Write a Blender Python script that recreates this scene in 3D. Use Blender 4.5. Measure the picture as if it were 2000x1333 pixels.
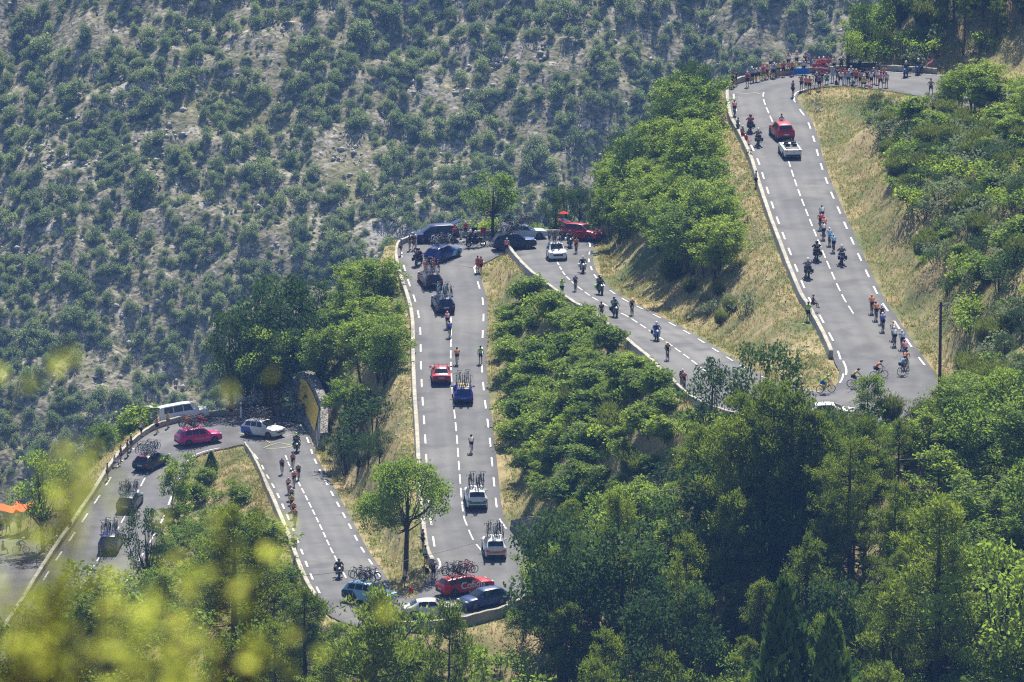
import bpy, bmesh, math, random
import numpy as np
from mathutils import Vector, Matrix, noise
from mathutils.bvhtree import BVHTree
R = math.radians
SC = bpy.context.scene
for o in list(bpy.data.objects): bpy.data.objects.remove(o)
# ---------------------------------------------------------------- camera
CZ = 130.0
PIT = R(11.459)
FPX = 11094.6
cam = bpy.data.cameras.new('camera'); cam.lens = 199.7; cam.sensor_width = 36
cam.clip_start = 0.5; cam.clip_end = 6000
cam.dof.use_dof = True; cam.dof.focus_distance = 520; cam.dof.aperture_fstop = 5.6
co = bpy.data.objects.new('camera', cam); SC.collection.objects.link(co)
co.location = (0, 0, CZ); co.rotation_euler = (R(90) - PIT, 0, 0)
SC.camera = co
# ---------------------------------------------------------------- sky and sun
SUN_EL, SUN_AZ = R(52), R(7)
w = bpy.data.worlds.new('World'); SC.world = w; w.use_nodes = True
nt = w.node_tree; bg = nt.nodes['Background']
sky = nt.nodes.new('ShaderNodeTexSky'); sky.sky_type = 'NISHITA'; sky.sun_disc = False
sky.sun_elevation = SUN_EL; sky.sun_rotation = SUN_AZ; sky.altitude = 600
nt.links.new(sky.outputs[0], bg.inputs[0]); bg.inputs[1].default_value = 0.068
sl = bpy.data.lights.new('sun', 'SUN'); sl.energy = 5.0; sl.angle = R(0.5); sl.color = (1.0, 0.94, 0.84)
so = bpy.data.objects.new('sun', sl); SC.collection.objects.link(so); so.location = (0, 700, 400)
SV = Vector((math.sin(SUN_AZ)*math.cos(SUN_EL), math.cos(SUN_AZ)*math.cos(SUN_EL), math.sin(SUN_EL)))
so.rotation_euler = SV.to_track_quat('Z', 'Y').to_euler()
SC.view_settings.view_transform = 'Standard'; SC.view_settings.look = 'None'
SC.view_settings.exposure = 0.86; SC.view_settings.gamma = 1.0
SC.cycles.max_bounces = 6; SC.cycles.transparent_max_bounces = 8; SC.cycles.volume_bounces = 0
SC.cycles.use_denoising = False; SC.cycles.filter_width = 1.2; SC.cycles.sample_clamp_indirect = 3.0; SC.cycles.use_adaptive_sampling = False
# ---------------------------------------------------------------- small helpers
def link(o, parent=None):
    SC.collection.objects.link(o)
    if parent is not None: o.parent = parent
    return o
def mesh(name, V, F, mats=(), fm=None, smooth=False):
    m = bpy.data.meshes.new(name)
    V = np.asarray(V, dtype=np.float32)
    if isinstance(F, np.ndarray):
        n, k = F.shape
        m.vertices.add(len(V)); m.vertices.foreach_set('co', V.ravel())
        m.loops.add(n*k); m.loops.foreach_set('vertex_index', F.astype(np.int32).ravel())
        m.polygons.add(n); m.polygons.foreach_set('loop_start', np.arange(0, n*k, k, dtype=np.int32))
        m.polygons.foreach_set('loop_total', np.full(n, k, dtype=np.int32))
    else:
        m.from_pydata([tuple(map(float, v)) for v in V], [], F)
    for a in (mats if isinstance(mats, (list, tuple)) else [mats]): m.materials.append(a)
    if fm is not None: m.polygons.foreach_set('material_index', np.asarray(fm, dtype=np.int32))
    if smooth: m.polygons.foreach_set('use_smooth', np.ones(len(m.polygons), dtype=bool))
    m.update(calc_edges=True)
    return m
def obj(name, me, parent=None, label=None, cat=None, group=None, kind=None):
    o = bpy.data.objects.new(name, me); link(o, parent)
    tag(o, label, cat, group, kind)
    return o
def tag(o, label=None, cat=None, group=None, kind=None):
    if label: o['label'] = label
    if cat: o['category'] = cat
    if group: o['group'] = group
    if kind: o['kind'] = kind
    return o
def empty(name, loc, rz, label, cat, group=None):
    o = bpy.data.objects.new(name, None); link(o); o.location = loc; o.rotation_euler = (0, 0, rz)
    o.empty_display_size = .3
    return tag(o, label, cat, group)
def copy_tree(o, parent=None):
    c = o.copy(); SC.collection.objects.link(c)
    if parent is not None: c.parent = parent
    for ch in list(o.children): copy_tree(ch, c)
    return c
rng = np.random.default_rng(7); random.seed(7)
def _hash(ix, iy, s):
    h = (ix.astype(np.int64)*374761393 + iy.astype(np.int64)*668265263 + s*974634777) & 0x7fffffff
    h = (h ^ (h >> 13))*1274126177 & 0x7fffffff
    return ((h ^ (h >> 16)) & 0xffff)/65535.0
def vnoise(x, y, s=0):
    ix, iy = np.floor(x), np.floor(y); fx, fy = x-ix, y-iy
    fx = fx*fx*(3-2*fx); fy = fy*fy*(3-2*fy)
    ix = ix.astype(np.int64); iy = iy.astype(np.int64)
    a = _hash(ix, iy, s); b = _hash(ix+1, iy, s); c = _hash(ix, iy+1, s); d = _hash(ix+1, iy+1, s)
    return (a*(1-fx)+b*fx)*(1-fy)+(c*(1-fx)+d*fx)*fy - .5
def fbm(x, y, oct=4, s=0):
    r = 0; a = 1
    for k in range(oct): r = r + a*vnoise(x*2**k+17.3*k, y*2**k-9.1*k, s+k); a *= .5
    return r
# ---------------------------------------------------------------- materials
MATS = {}
def nodes_of(m):
    m.use_nodes = True; nt = m.node_tree
    return nt, nt.nodes, nt.links, nt.nodes['Principled BSDF']
def plain(name, col, rough=.6, metal=0, spec=.5, coat=0, noise_amt=0, nscale=8):
    if name in MATS: return MATS[name]
    m = bpy.data.materials.new(name); nt, N, L, b = nodes_of(m)
    b.inputs['Base Color'].default_value = (*col, 1); b.inputs['Roughness'].default_value = rough
    b.inputs['Metallic'].default_value = metal; b.inputs['Specular IOR Level'].default_value = spec
    b.inputs['Coat Weight'].default_value = coat
    if noise_amt:
        tc = N.new('ShaderNodeTexCoord'); n = N.new('ShaderNodeTexNoise'); n.inputs['Scale'].default_value = nscale
        n.inputs['Detail'].default_value = 6
        L.new(tc.outputs['Object'], n.inputs['Vector'])
        r = N.new('ShaderNodeValToRGB')
        r.color_ramp.elements[0].position = .3; r.color_ramp.elements[1].position = .7
        r.color_ramp.elements[0].color = (*[c*(1-noise_amt) for c in col], 1)
        r.color_ramp.elements[1].color = (*[min(1, c*(1+noise_amt)) for c in col], 1)
        L.new(n.outputs['Fac'], r.inputs[0]); L.new(r.outputs[0], b.inputs['Base Color'])
    MATS[name] = m
    return m
def ramp_mat(name, scale, stops, rough=.9, detail=8, distort=0, bump=0, bscale=None, second=None, vec='Object', spec=.3):
    """noise -> colour ramp; second = (scale, colour, lo, hi) adds patches of another colour"""
    m = bpy.data.materials.new(name); nt, N, L, b = nodes_of(m)
    b.inputs['Roughness'].default_value = rough; b.inputs['Specular IOR Level'].default_value = spec
    tc = N.new('ShaderNodeTexCoord'); n = N.new('ShaderNodeTexNoise')
    n.inputs['Scale'].default_value = scale; n.inputs['Detail'].default_value = detail
    n.inputs['Roughness'].default_value = .65; n.inputs['Distortion'].default_value = distort
    L.new(tc.outputs[vec], n.inputs['Vector'])
    r = N.new('ShaderNodeValToRGB'); e = r.color_ramp.elements
    while len(e) < len(stops): e.new(.5)
    for k, (p, c) in enumerate(stops): e[k].position = p; e[k].color = (*c, 1)
    L.new(n.outputs['Fac'], r.inputs[0]); out = r.outputs[0]
    for sc2, col2, lo, hi in (second or []):
        n2 = N.new('ShaderNodeTexNoise'); n2.inputs['Scale'].default_value = sc2; n2.inputs['Detail'].default_value = 5
        L.new(tc.outputs[vec], n2.inputs['Vector'])
        mr = N.new('ShaderNodeMapRange'); mr.inputs[1].default_value = lo; mr.inputs[2].default_value = hi
        L.new(n2.outputs['Fac'], mr.inputs[0])
        mx = N.new('ShaderNodeMix'); mx.data_type = 'RGBA'
        L.new(mr.outputs[0], mx.inputs[0]); L.new(out, mx.inputs[6]); mx.inputs[7].default_value = (*col2, 1)
        out = mx.outputs[2]
    L.new(out, b.inputs['Base Color'])
    if bump:
        nb = N.new('ShaderNodeTexNoise'); nb.inputs['Scale'].default_value = bscale or scale*4; nb.inputs['Detail'].default_value = 6
        L.new(tc.outputs[vec], nb.inputs['Vector'])
        bp = N.new('ShaderNodeBump'); bp.inputs['Strength'].default_value = 1; bp.inputs['Distance'].default_value = bump
        L.new(nb.outputs['Fac'], bp.inputs['Height']); L.new(bp.outputs[0], b.inputs['Normal'])
    MATS[name] = m
    return m
def paint(col, rough=.32):
    return plain('paint_%02x%02x%02x' % tuple(int(255*c) for c in col), col, rough, 0, .35, .25)
def cloth(col): return plain('cloth_%02x%02x%02x' % tuple(int(255*c) for c in col), col, .85, 0, .2)
M_asph = ramp_mat('asphalt', .35, [(.3, (.085, .086, .091)), (.5, (.111, .112, .116)), (.75, (.138, .138, .141))], .85, 9, 0, .004, 30,
                  [(.09, (.16, .156, .149), .45, .7), (.28, (.080, .080, .085), .52, .70), (6., (.09, .09, .097), .55, .8)])
def wheel_tracks(m):
    nt = m.node_tree; N, L = nt.nodes, nt.links; b = N['Principled BSDF']; src = b.inputs['Base Color'].links[0].from_socket
    uv = N.new('ShaderNodeUVMap'); uv.uv_map = 'lane'; sx = N.new('ShaderNodeSeparateXYZ'); L.new(uv.outputs[0], sx.inputs[0])
    n = N.new('ShaderNodeTexNoise'); n.inputs['Scale'].default_value = 1; n.inputs['Detail'].default_value = 4
    mp = N.new('ShaderNodeMapping'); mp.inputs['Scale'].default_value = (9, .12, 1); L.new(uv.outputs[0], mp.inputs[0]); L.new(mp.outputs[0], n.inputs['Vector'])
    r = N.new('ShaderNodeValToRGB'); e = r.color_ramp.elements
    for k, (p, c) in enumerate([(0, .78), (.06, .86), (.16, 1.10), (.24, .95), (.36, 1.10), (.46, .90), (.5, .84), (.54, .90), (.64, 1.08), (.76, .94), (.84, 1.08), (.94, .84), (1, .76)]):
        q = e[k] if k < 2 else e.new(p); q.position = p; q.color = (c*.8, c*.8, c*.8, 1)
    L.new(sx.outputs[0], r.inputs[0])
    mu = N.new('ShaderNodeMix'); mu.data_type = 'RGBA'; mu.blend_type = 'MULTIPLY'; mu.inputs[0].default_value = 1; L.new(src, mu.inputs[6]); L.new(r.outputs[0], mu.inputs[7])
    mr = N.new('ShaderNodeMapRange'); mr.inputs[3].default_value = 1.05; mr.inputs[4].default_value = 1.45; L.new(n.outputs['Fac'], mr.inputs[0])
    m2 = N.new('ShaderNodeVectorMath'); m2.operation = 'SCALE'; L.new(mu.outputs[2], m2.inputs[0]); L.new(mr.outputs[0], m2.inputs['Scale']); L.new(m2.outputs[0], b.inputs['Base Color'])
wheel_tracks(M_asph)
M_line = ramp_mat('road_paint', 2.2, [(.36, (.22, .22, .22)), (.46, (.58, .58, .56)), (.7, (.70, .70, .67))], .7, 10)
M_conc = ramp_mat('pale_concrete', 1.2, [(.3, (.30, .27, .21)), (.7, (.56, .52, .43))], .9, 10, 0, .02, 6, [(.5, (.30, .29, .26), .48, .66), (2.2, (.17, .165, .14), .6, .7)])
M_black = plain('black_plastic', (.012, .012, .013), .55)
M_rubber = plain('tyre_rubber', (.018, .018, .018), .85)
M_metal = plain('grey_metal', (.45, .45, .46), .35, 1)
M_glass = plain('car_glass', (.015, .02, .025), .06, 0, .8)
M_white = plain('white_plastic', (.75, .75, .73), .5)
# ---------------------------------------------------------------- road: matching edge points of the photographed road
PAIRS = [
((60,1175),(222,1178)),((101,1108),(262,1110)),((157,1025),(312,1027)),((197,965),(337,966)),((229,914),(358,918)),
((262,876),(372,895)),((300,845),(395,884)),((345,829),(418,878)),((407,817),(440,874)),((476,812),(460,869)),((531,814),(476,867)),
((573,825),(486,877)),((590,834),(492,884)),((607,875),(507,905)),((614,896),(517,925)),((646,958),(539,965)),((681,1022),(567,1028)),((707,1071),(586,1076)),((740,1121),(606,1128)),
((757,1148),(628,1170)),((775,1165),(650,1200)),((792,1171),(705,1222)),((806,1169),(785,1230)),((818,1162),(865,1226)),((830,1150),(930,1213)),((842,1132),(1000,1190)),((852,1115),(1045,1150)),((858,1103),(1060,1112)),
((850,1085),(1041,1082)),((845,1060),(1005,1053)),((841,1030),(985,1028)),((837,1002),(972,1002)),((832,925),(963,925)),((828,850),(955.6,849)),((823,778),(946.4,777)),((820,712),(941,711)),((819,649),(943,648)),
((816,619),(944.4,614)),((808.5,587),(942.4,584)),((797,554),(934,555)),((787,520),(927,527)),((783,500),(927,523)),((787,483),(935,516)),((814,471),(945,511)),((870,467),(958,505)),((965,462),(972,499)),((1051,461),(985,494)),((1110,463),(995,491)),((1148,473),(1004,492)),
((1152,485),(1012,502)),((1151,499),(1020,511)),((1151,513),(1031,523)),((1165,543.5),(1051,542)),((1204,577),(1091,573)),((1262,608),(1139,605)),((1293,623.6),(1165,618)),((1352,656),(1222,662)),((1412,694),(1272,702)),
((1452,718),(1313,742)),((1492,738),(1362,788)),((1535,755),(1430,815)),((1575,763),(1510,835)),((1605,766),(1600,845)),((1628,760),(1700,835)),((1641,748),(1775,805)),((1647,733),(1815,765)),((1646,720),(1820,735)),
((1640,706),(1798,704)),((1629,676),(1778,675)),((1597,615),(1737,613)),((1574,576),(1713,574)),((1543,500),(1677,499)),((1514.5,425),(1644,424)),((1495,367),(1619,366)),((1479,317),(1601,315)),((1459,273),(1589,271)),((1440,239),(1577,237)),
((1434,210),(1560,212)),((1431,190),(1552,199)),((1434,172),(1551,190)),((1460,161),(1555,182)),((1510,152),(1566,177)),((1560,146),(1590,171)),((1633,142),(1633,167)),((1702,139),(1680,170)),((1748,141),(1725,175)),((1800,144),(1780,184)),((1860,150),(1830,195)),((1930,160),(1905,210)),((2010,180),(1990,235)),((2100,205),(2080,262))]

A = np.array([p[0] for p in PAIRS], float); B = np.array([p[1] for p in PAIRS], float)
CP, SP = math.cos(PIT), math.sin(PIT)
def ray(u, v):
    x = (u-1000)/FPX; z = -(v-666.5)/FPX
    return np.array([x, CP+z*SP, -SP+z*CP])
def solve_road():
    """the road climbs at a steady grade, so the height of every point follows from the distance along it"""
    G = np.zeros(len(PAIRS))
    for a, b, g in [(0,5,.0427),(5,13,.03),(13,19,.0754),(19,28,.03),(28,40,.0556),(40,49,.03),(49,58,.073),(58,67,.03),(67,77,.0473),(77,91,.04)]: G[a:b] = g
    C = (A+B)/2; n = len(C); X = np.zeros((n, 3)); ref = 28
    r = ray(*C[ref]); X[ref] = r*(-113.173/r[2])
    def step(i, j, sg):
        r = ray(*C[j]); g = G[min(i, j)]; z = X[i][2]
        for _ in range(12):
            p = r*(z/r[2]); z = X[i][2]+sg*g*math.hypot(*(p-X[i])[:2])
        X[j] = r*(z/r[2])
    for j in range(ref+1, n): step(j-1, j, 1)
    for j in range(ref-1, -1, -1): step(j+1, j, -1)
    EA = np.array([ray(*A[i])*(X[i][2]/ray(*A[i])[2]) for i in range(n)])
    EB = np.array([ray(*B[i])*(X[i][2]/ray(*B[i])[2]) for i in range(n)])
    EA[:, 2] += CZ; EB[:, 2] += CZ
    return EA, EB
EA, EB = solve_road()
# the lowest bend, mostly behind the foreground leaves (centre, half width)
low = [((-90,531,-.9),3.4),((-75,532,.2),3.4),((-62,533.5,1.1),3.5),((-53,533,1.8),3.8),((-47.5,528,2.4),4.0),((-46.3,518,2.9),3.7),((-47.3,503,3.6),3.4),
       ((-49,489,4.4),3.4),((-49,480,4.9),3.5),((-46.6,473.5,5.4),3.6),((-43,473.2,5.8),3.6),((-40.8,479,6.3),3.5)]
lc = np.array([l[0] for l in low]); lw = np.array([l[1] for l in low])
d = np.gradient(lc[:, :2], axis=0); d /= np.linalg.norm(d, axis=1)[:, None]
nL = np.stack([-d[:, 1], d[:, 0], np.zeros(len(d))], 1)
EA = np.vstack([lc+nL*lw[:, None], EA]); EB = np.vstack([lc-nL*lw[:, None], EB]); NL = len(low)
def catmull(Q, k):
    Q = np.vstack([2*Q[0]-Q[1], Q, 2*Q[-1]-Q[-2]]); out = []
    for i in range(1, len(Q)-2):
        for t in np.arange(k)/k:
            a, b, c, d = Q[i-1], Q[i], Q[i+1], Q[i+2]
            out.append(.5*((2*b)+(-a+c)*t+(2*a-5*b+4*c-d)*t*t+(-a+3*b-3*c+d)*t**3))
    out.append(Q[-2]); return np.array(out)
KS = 8
RA, RB = catmull(EA, KS), catmull(EB, KS)      # fine edges; index of pair i is (i+NL)*KS
RC = (RA+RB)/2
def ix(i): return int((i+NL)*KS)
# ---------------------------------------------------------------- terrain of the near hillside
X0, X1, Y0, Y1, GS = -150.0, 150.0, 300.0, 780.0, 0.8
nx, ny = int((X1-X0)/GS)+1, int((Y1-Y0)/GS)+1
gx = X0+GS*np.arange(nx); gy = Y0+GS*np.arange(ny)
GX, GY = np.meshgrid(gx, gy)
def widen(PA, PB, e):
    d = PB-PA; d[:, 2] = 0; L = np.linalg.norm(d, axis=1)[:, None]; d = d/L
    return PA-d*e, PB+d*e
EDGE = .45
mask = np.zeros((ny, nx), bool); RZ = np.zeros((ny, nx))
WA, WB = widen(RA.copy(), RB.copy(), EDGE+.25)
for i in range(len(RA)-1):
    q = [WA[i], WA[i+1], WB[i+1], WB[i]]
    xs = [p[0] for p in q]; ys = [p[1] for p in q]
    i0, i1 = int((min(xs)-X0)/GS), int((max(xs)-X0)/GS)+2; j0, j1 = int((min(ys)-Y0)/GS), int((max(ys)-Y0)/GS)+2
    if i0 < 0 or j0 < 0: continue
    sx, sy = GX[j0:j1, i0:i1], GY[j0:j1, i0:i1]
    def inside(tri):
        s = []
        for a in range(3):
            p, r_ = tri[a], tri[(a+1) % 3]; s.append((r_[0]-p[0])*(sy-p[1])-(r_[1]-p[1])*(sx-p[0]))
        return ((s[0] >= -.01) & (s[1] >= -.01) & (s[2] >= -.01)) | ((s[0] <= .01) & (s[1] <= .01) & (s[2] <= .01))
    m = inside([q[0], q[1], q[2]]) | inside([q[0], q[2], q[3]])
    z = (q[0][2]+q[1][2]+q[2][2]+q[3][2])/4
    RZ[j0:j1, i0:i1][m] = z; mask[j0:j1, i0:i1] |= m
ctrl = [ # x, y, z : shape of the hill away from the road
 # near side, falling toward the camera's ravine
 (-60,460,-4),(-45,440,-3),(-28,440,3),(-20,425,-1),(-12,432,10),(-5,432,10.5),(3,432,12),(10,436,16),(17,440,21),(24,443,25),(31,446,27.5),(38,448,33),(45,450,39),(60,450,46),
 (-45,400,-15),(-25,400,-8),(-5,405,-1),(8,405,5),(20,410,12),(30,412,19),(38,412,24),(50,412,33),(70,412,42),
 (-45,350,-24),(-20,350,-17),(0,350,-12),(20,350,-4),(36,355,6),(60,355,18),(-45,300,-32),(0,300,-20),(36,300,-8),(70,300,5),(-100,300,-40),(120,300,20),
 # right bank above the fifth leg and hill above the road
 (3.6,473,21),(5,467,21),(8.5,461,21.5),(2.2,481,20.5),(-16.5,540,16.8),(-18,548,16),(-20.5,555,14),
 (36,478,36.2),(42,478,39.5),(50,478,44),(34.5,500,37.2),(40,500,40),(48,500,43.5),(33.5,520,38),(39,520,40.5),(46,520,43),(33,540,38.2),(39,540,40.3),(45,540,41.5),(33,560,38.4),(38,562,39.6),(44,560,40.2),(70,500,50),(75,540,50),
 (42,607,40.5),(38.5,603.5,37.4),(45,615,43.5),(52,604,41),(52,618,46),(60,600,45),(60,620,49),(75,630,55),(75,590,52),(100,600,64),(120,650,75),(120,500,70),(120,400,55),
 # far side, falling to the valley
 (36,610,34),(32,612,31),(24,610,28),(36,640,12),(28,650,2),(15,612,22),(14,595,25),(9,592,22.2),(12,630,6),(0,590,18.5),(-6,588,18),(-8,605,6),(0,640,-15),(30,700,-40),(0,700,-50),
 (-13,580,15),(-12,560,17.2),(-17,565,12),(-19,580,7),(-26,562,7.5),(-30,565,5),(-36,556,6.2),(-42,545,4.5),(-26,590,-3),(-30,630,-25),(-50,600,-28),(-30,700,-65),(-55,550,-5),(-70,560,-14),(-70,515,-8),(-60,500,-2),(-75,480,-12),
 (-100,500,-25),(-150,500,-60),(-150,780,-150),(0,780,-130),(75,780,-60),(150,780,0),(-100,620,-60),(-150,300,-55),(150,400,75),(60,680,15),(90,700,40)]
pts = [c for c in ctrl]
for i in range(0, len(RC), 7):
    for e in (RA, RB): pts.append(tuple(e[i]))
pts = np.array([p for p in pts if X0 <= p[0] <= X1 and Y0 <= p[1] <= Y1]); cx, cy, cz = pts.T
S_ = 100.0
def tps(r2): return .5*r2*np.log(r2+1e-12)
dx = (cx[:, None]-cx[None])/S_; dy = (cy[:, None]-cy[None])/S_
K = tps(dx*dx+dy*dy)+np.eye(len(cx))*2e-4
Pm = np.stack([np.ones_like(cx), cx/S_, cy/S_], 1)
Mx = np.block([[K, Pm], [Pm.T, np.zeros((3, 3))]])
sol = np.linalg.solve(Mx, np.r_[cz, 0, 0, 0])
base = sol[-3]+sol[-2]*GX/S_+sol[-1]*GY/S_
for k in range(len(cx)): base += sol[k]*tps(((GX-cx[k])/S_)**2+((GY-cy[k])/S_)**2)
# carry the difference to the exact road level outward and let it die away
def relax(F, M, it):
    for _ in range(it):
        n = .25*(np.roll(F, 1, 0)+np.roll(F, -1, 0)+np.roll(F, 1, 1)+np.roll(F, -1, 1))*.9995
        n[0] = n[-1] = 0; n[:, 0] = n[:, -1] = 0
        F = np.where(M, F, n)
    return F
# verge: a strip beside the road at road level
vm = np.zeros_like(mask); VZ = RZ.copy(); cur = mask.copy()
for _ in range(2):
    s_ = np.zeros_like(VZ); c_ = np.zeros_like(VZ)
    for ax, sh in ((0, 1), (0, -1), (1, 1), (1, -1)):
        rm_, rz_ = np.roll(cur, sh, ax), np.roll(VZ, sh, ax); s_ += rz_*rm_; c_ += rm_
    new = (~cur) & (c_ > 0); VZ = np.where(new, s_/np.maximum(c_, 1), VZ); vm |= new; cur |= new
core = mask.copy(); mask_r = mask; mask = cur
target = np.where(core, RZ-.17, VZ-.015)
res = np.where(mask, target-base, 0.0)
lv = []; r_, m_ = res, mask
for k in range(4):
    lv.append((r_, m_)); h, w_ = (r_.shape[0]//2)*2, (r_.shape[1]//2)*2
    a = r_[:h, :w_].reshape(h//2, 2, w_//2, 2); b = m_[:h, :w_].reshape(h//2, 2, w_//2, 2)
    c = b.sum((1, 3)); r_ = np.where(c > 0, (a*b).sum((1, 3))/np.maximum(c, 1), 0); m_ = c > 0
F = relax(r_, m_, 200)
for r_, m_ in reversed(lv):
    up = np.repeat(np.repeat(F, 2, 0), 2, 1)
    up = np.pad(up, ((0, max(0, r_.shape[0]-up.shape[0])), (0, max(0, r_.shape[1]-up.shape[1]))), 'edge')[:r_.shape[0], :r_.shape[1]]
    F = relax(np.where(m_, r_, up), m_, 120)
H = base+F
soft = mask.astype(float)
for _ in range(10): soft = np.maximum(soft, .25*(np.roll(soft, 1, 0)+np.roll(soft, -1, 0)+np.roll(soft, 1, 1)+np.roll(soft, -1, 1)))
far_w = np.clip(1-soft*1.3, 0, 1)
H = H+far_w*(1.0*fbm(GX/9, GY/9, 3, 1)+.75*fbm(GX/2.4, GY/3.4, 3, 5))
H = np.where(mask, target, H); mask = core
idx = np.arange(nx*ny).reshape(ny, nx)
TF = np.stack([idx[:-1, :-1], idx[:-1, 1:], idx[1:, 1:], idx[1:, :-1]], -1).reshape(-1, 4)
TV = np.stack([GX, GY, H], -1).reshape(-1, 3)
M_ground = ramp_mat('dry_grass_ground', .22, [(.28, (.085, .11, .030)), (.42, (.17, .165, .06)), (.52, (.30, .24, .11)), (.72, (.42, .33, .18))], .95, 10, .6, .05, 3,
                    [(.10, (.085, .12, .032), .5, .66), (3.5, (.17, .13, .07), .52, .72)])
ter = obj('hillside', mesh('hillside', TV, TF, M_ground, smooth=True), kind='structure')
def hz(x, y):
    u = np.clip((np.asarray(x)-X0)/GS, 0, nx-1.001); v = np.clip((np.asarray(y)-Y0)/GS, 0, ny-1.001)
    i, j = u.astype(int), v.astype(int); a, b = u-i, v-j
    return (H[j, i]*(1-a)+H[j, i+1]*a)*(1-b)+(H[j+1, i]*(1-a)+H[j+1, i+1]*a)*b
def onroad(x, y):
    i = np.clip(((np.asarray(x)-X0)/GS+.5).astype(int), 0, nx-1); j = np.clip(((np.asarray(y)-Y0)/GS+.5).astype(int), 0, ny-1)
    return mask[j, i]
# ---------------------------------------------------------------- road surface and painted lines
PA, PB = widen(RA.copy(), RB.copy(), EDGE)
n = len(PA); V = []; Fc = []
cr = (PA+PB)/2
for i in range(n):
    V += [PA[i]+np.array([0, 0, -.9]), PA[i], cr[i]+np.array([0, 0, .03]), PB[i], PB[i]+np.array([0, 0, -.9])]
for i in range(n-1):
    for j in range(4): Fc.append((5*i+j, 5*i+j+1, 5*i+j+6, 5*i+j+5))
road_me = mesh('road', V, Fc, M_asph, smooth=False)
uvl = road_me.uv_layers.new(name='lane'); sl_ = np.r_[0, np.cumsum(np.linalg.norm(np.diff(cr, axis=0), axis=1))]; du = [0, 0, .5, 1, 1]
li_ = np.zeros(len(road_me.loops), dtype=np.int32); road_me.loops.foreach_get('vertex_index', li_)
uvl.data.foreach_set('uv', np.stack([np.array(du)[li_ % 5], sl_[li_//5]], 1).astype(np.float32).ravel())
obj('road', road_me, kind='structure')
bm = bmesh.new(); bm.from_mesh(road_me); road_bvh = BVHTree.FromBMesh(bm); bm.free()
bm = bmesh.new(); bm.from_mesh(ter.data); ter_bvh = BVHTree.FromBMesh(bm); bm.free()
def gz(x, y):
    h = road_bvh.ray_cast(Vector((x, y, 200)), Vector((0, 0, -1)))
    t = float(hz(x, y))
    return max(h[0].z, t) if h[0] is not None and h[0].z > t-1 else t
def hit(u, v):
    """the point of the ground seen at a pixel of the photograph"""
    r = Vector(ray(u, v)); o = Vector((0, 0, CZ)); best = None
    for b in (road_bvh, ter_bvh):
        h = b.ray_cast(o, r, 2000)
        if h[0] is not None and (best is None or h[3] < best[1]): best = (h[0], h[3])
    return best[0] if best else None
def tangent(p):
    d = np.hypot(RC[:, 0]-p[0], RC[:, 1]-p[1]); i = int(np.clip(d.argmin(), 2, len(RC)-3))
    t = RC[i+2]-RC[i-2]; return math.atan2(-t[0], t[1])
mv, mf = [], []
def stripe(P0, P1):
    """thin painted quads along a list of (point, half-width vector)"""
    k = len(mv)
    for p, h in zip(P0, P1): mv.append(p-h); mv.append(p+h)
    for i in range(len(P0)-1): mf.append((k+2*i, k+2*i+1, k+2*i+3, k+2*i+2))
def lines(E, i0, i1, wid, dash, gap, off=0.0, s0=0.0):
    """off = metres towards the road's middle"""
    a, b = ix(i0), ix(i1); P = E[a:b+1].copy(); c = RC[a:b+1]
    if off:
        d = c-P; d[:, 2] = 0; P += d/np.linalg.norm(d, axis=1)[:, None]*off
    s = np.r_[0, np.cumsum(np.linalg.norm(np.diff(P, axis=0), axis=1))]
    def at_(t): return np.array([np.interp(t, s, P[:, k]) for k in range(3)])
    t = s0
    while t < s[-1]-.3:
        e = min(t+dash, s[-1]); m = max(2, int((e-t)/.8)+1); q = [at_(x) for x in np.linspace(t, e, m)]
        hs = []
        for j in range(m):
            d = q[min(j+1, m-1)]-q[max(j-1, 0)]; hv = np.array([-d[1], d[0], 0]); hs.append(hv/np.linalg.norm(hv)*wid/2)
        stripe([p+np.array([0, 0, .034]) for p in q], hs)
        t = e+gap
        if gap <= 0: break
lines(RA, 0, 5, .17, 3, 3.5); lines(RB, 0, 5, .17, 3, 3.5); lines(RB, 5, 7.6, .16, 30, 0)
lines(RA, 11, 19, .17, 3, 3.5, .05, 1.5); lines(RB, 12, 19, .17, 3, 3.5, .12, 1.0); lines(RA, 9.5, 10.9, .15, 30, 0)
lines(RA, 26, 42, .16, 3, 3.5, .1, .5); lines(RB, 28, 40.6, .16, 3, 3.5, 0, 1.2); lines(RB, 40.7, 43, .22, 30, 0); lines(RA, 43, 46, .14, 30, 0, 1.6)
lines(RA, 48, 66, .16, 3, 3.5, 0, .5)
lines(RA, 65, 67, .16, 30, 0, .3); lines(RA, 67.2, 79, .17, 3, 3.5, .12, 0); lines(RB, 66.5, 79, .17, 3, 3.5, 0, 1.); lines(RB, 79.2, 81.6, .15, 30, 0)
lines(RA, 84, 89, .12, 30, 0, .4)
for a, b in ((0, 5), (13, 18.2), (28, 38.5), (49, 58), (69, 79)): lines(RC, a, b, .13, 3.0, 1.33)
obj('road_markings', mesh('road_markings', mv, mf, M_line), kind='structure')
def chalk(pts, col=(.55, .55, .25)):
    global mv, mf
    q = [np.array([*(h.x, h.y, h.z+.055)]) for h in (hit(*p) for p in pts)]
    hs = []
    for j in range(len(q)):
        d = q[min(j+1, len(q)-1)]-q[max(j-1, 0)]; hv = np.array([-d[1], d[0], 0]); hs.append(hv/(np.linalg.norm(hv)+1e-9)*.05)
    stripe(q, hs)
mv, mf = [], []
chalk([(515,876),(530,870),(545,866),(560,869),(572,872),(560,875),(540,877),(520,878)]); chalk([(467,847),(476,849),(478,852),(473,853)]); chalk([(560,852),(572,850),(580,852),(590,850)])
chalk([(440,822),(450,825),(462,822)]); chalk([(1437,183),(1460,184),(1475,182),(1483,185)]); chalk([(520,862),(528,867),(536,864)])
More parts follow.
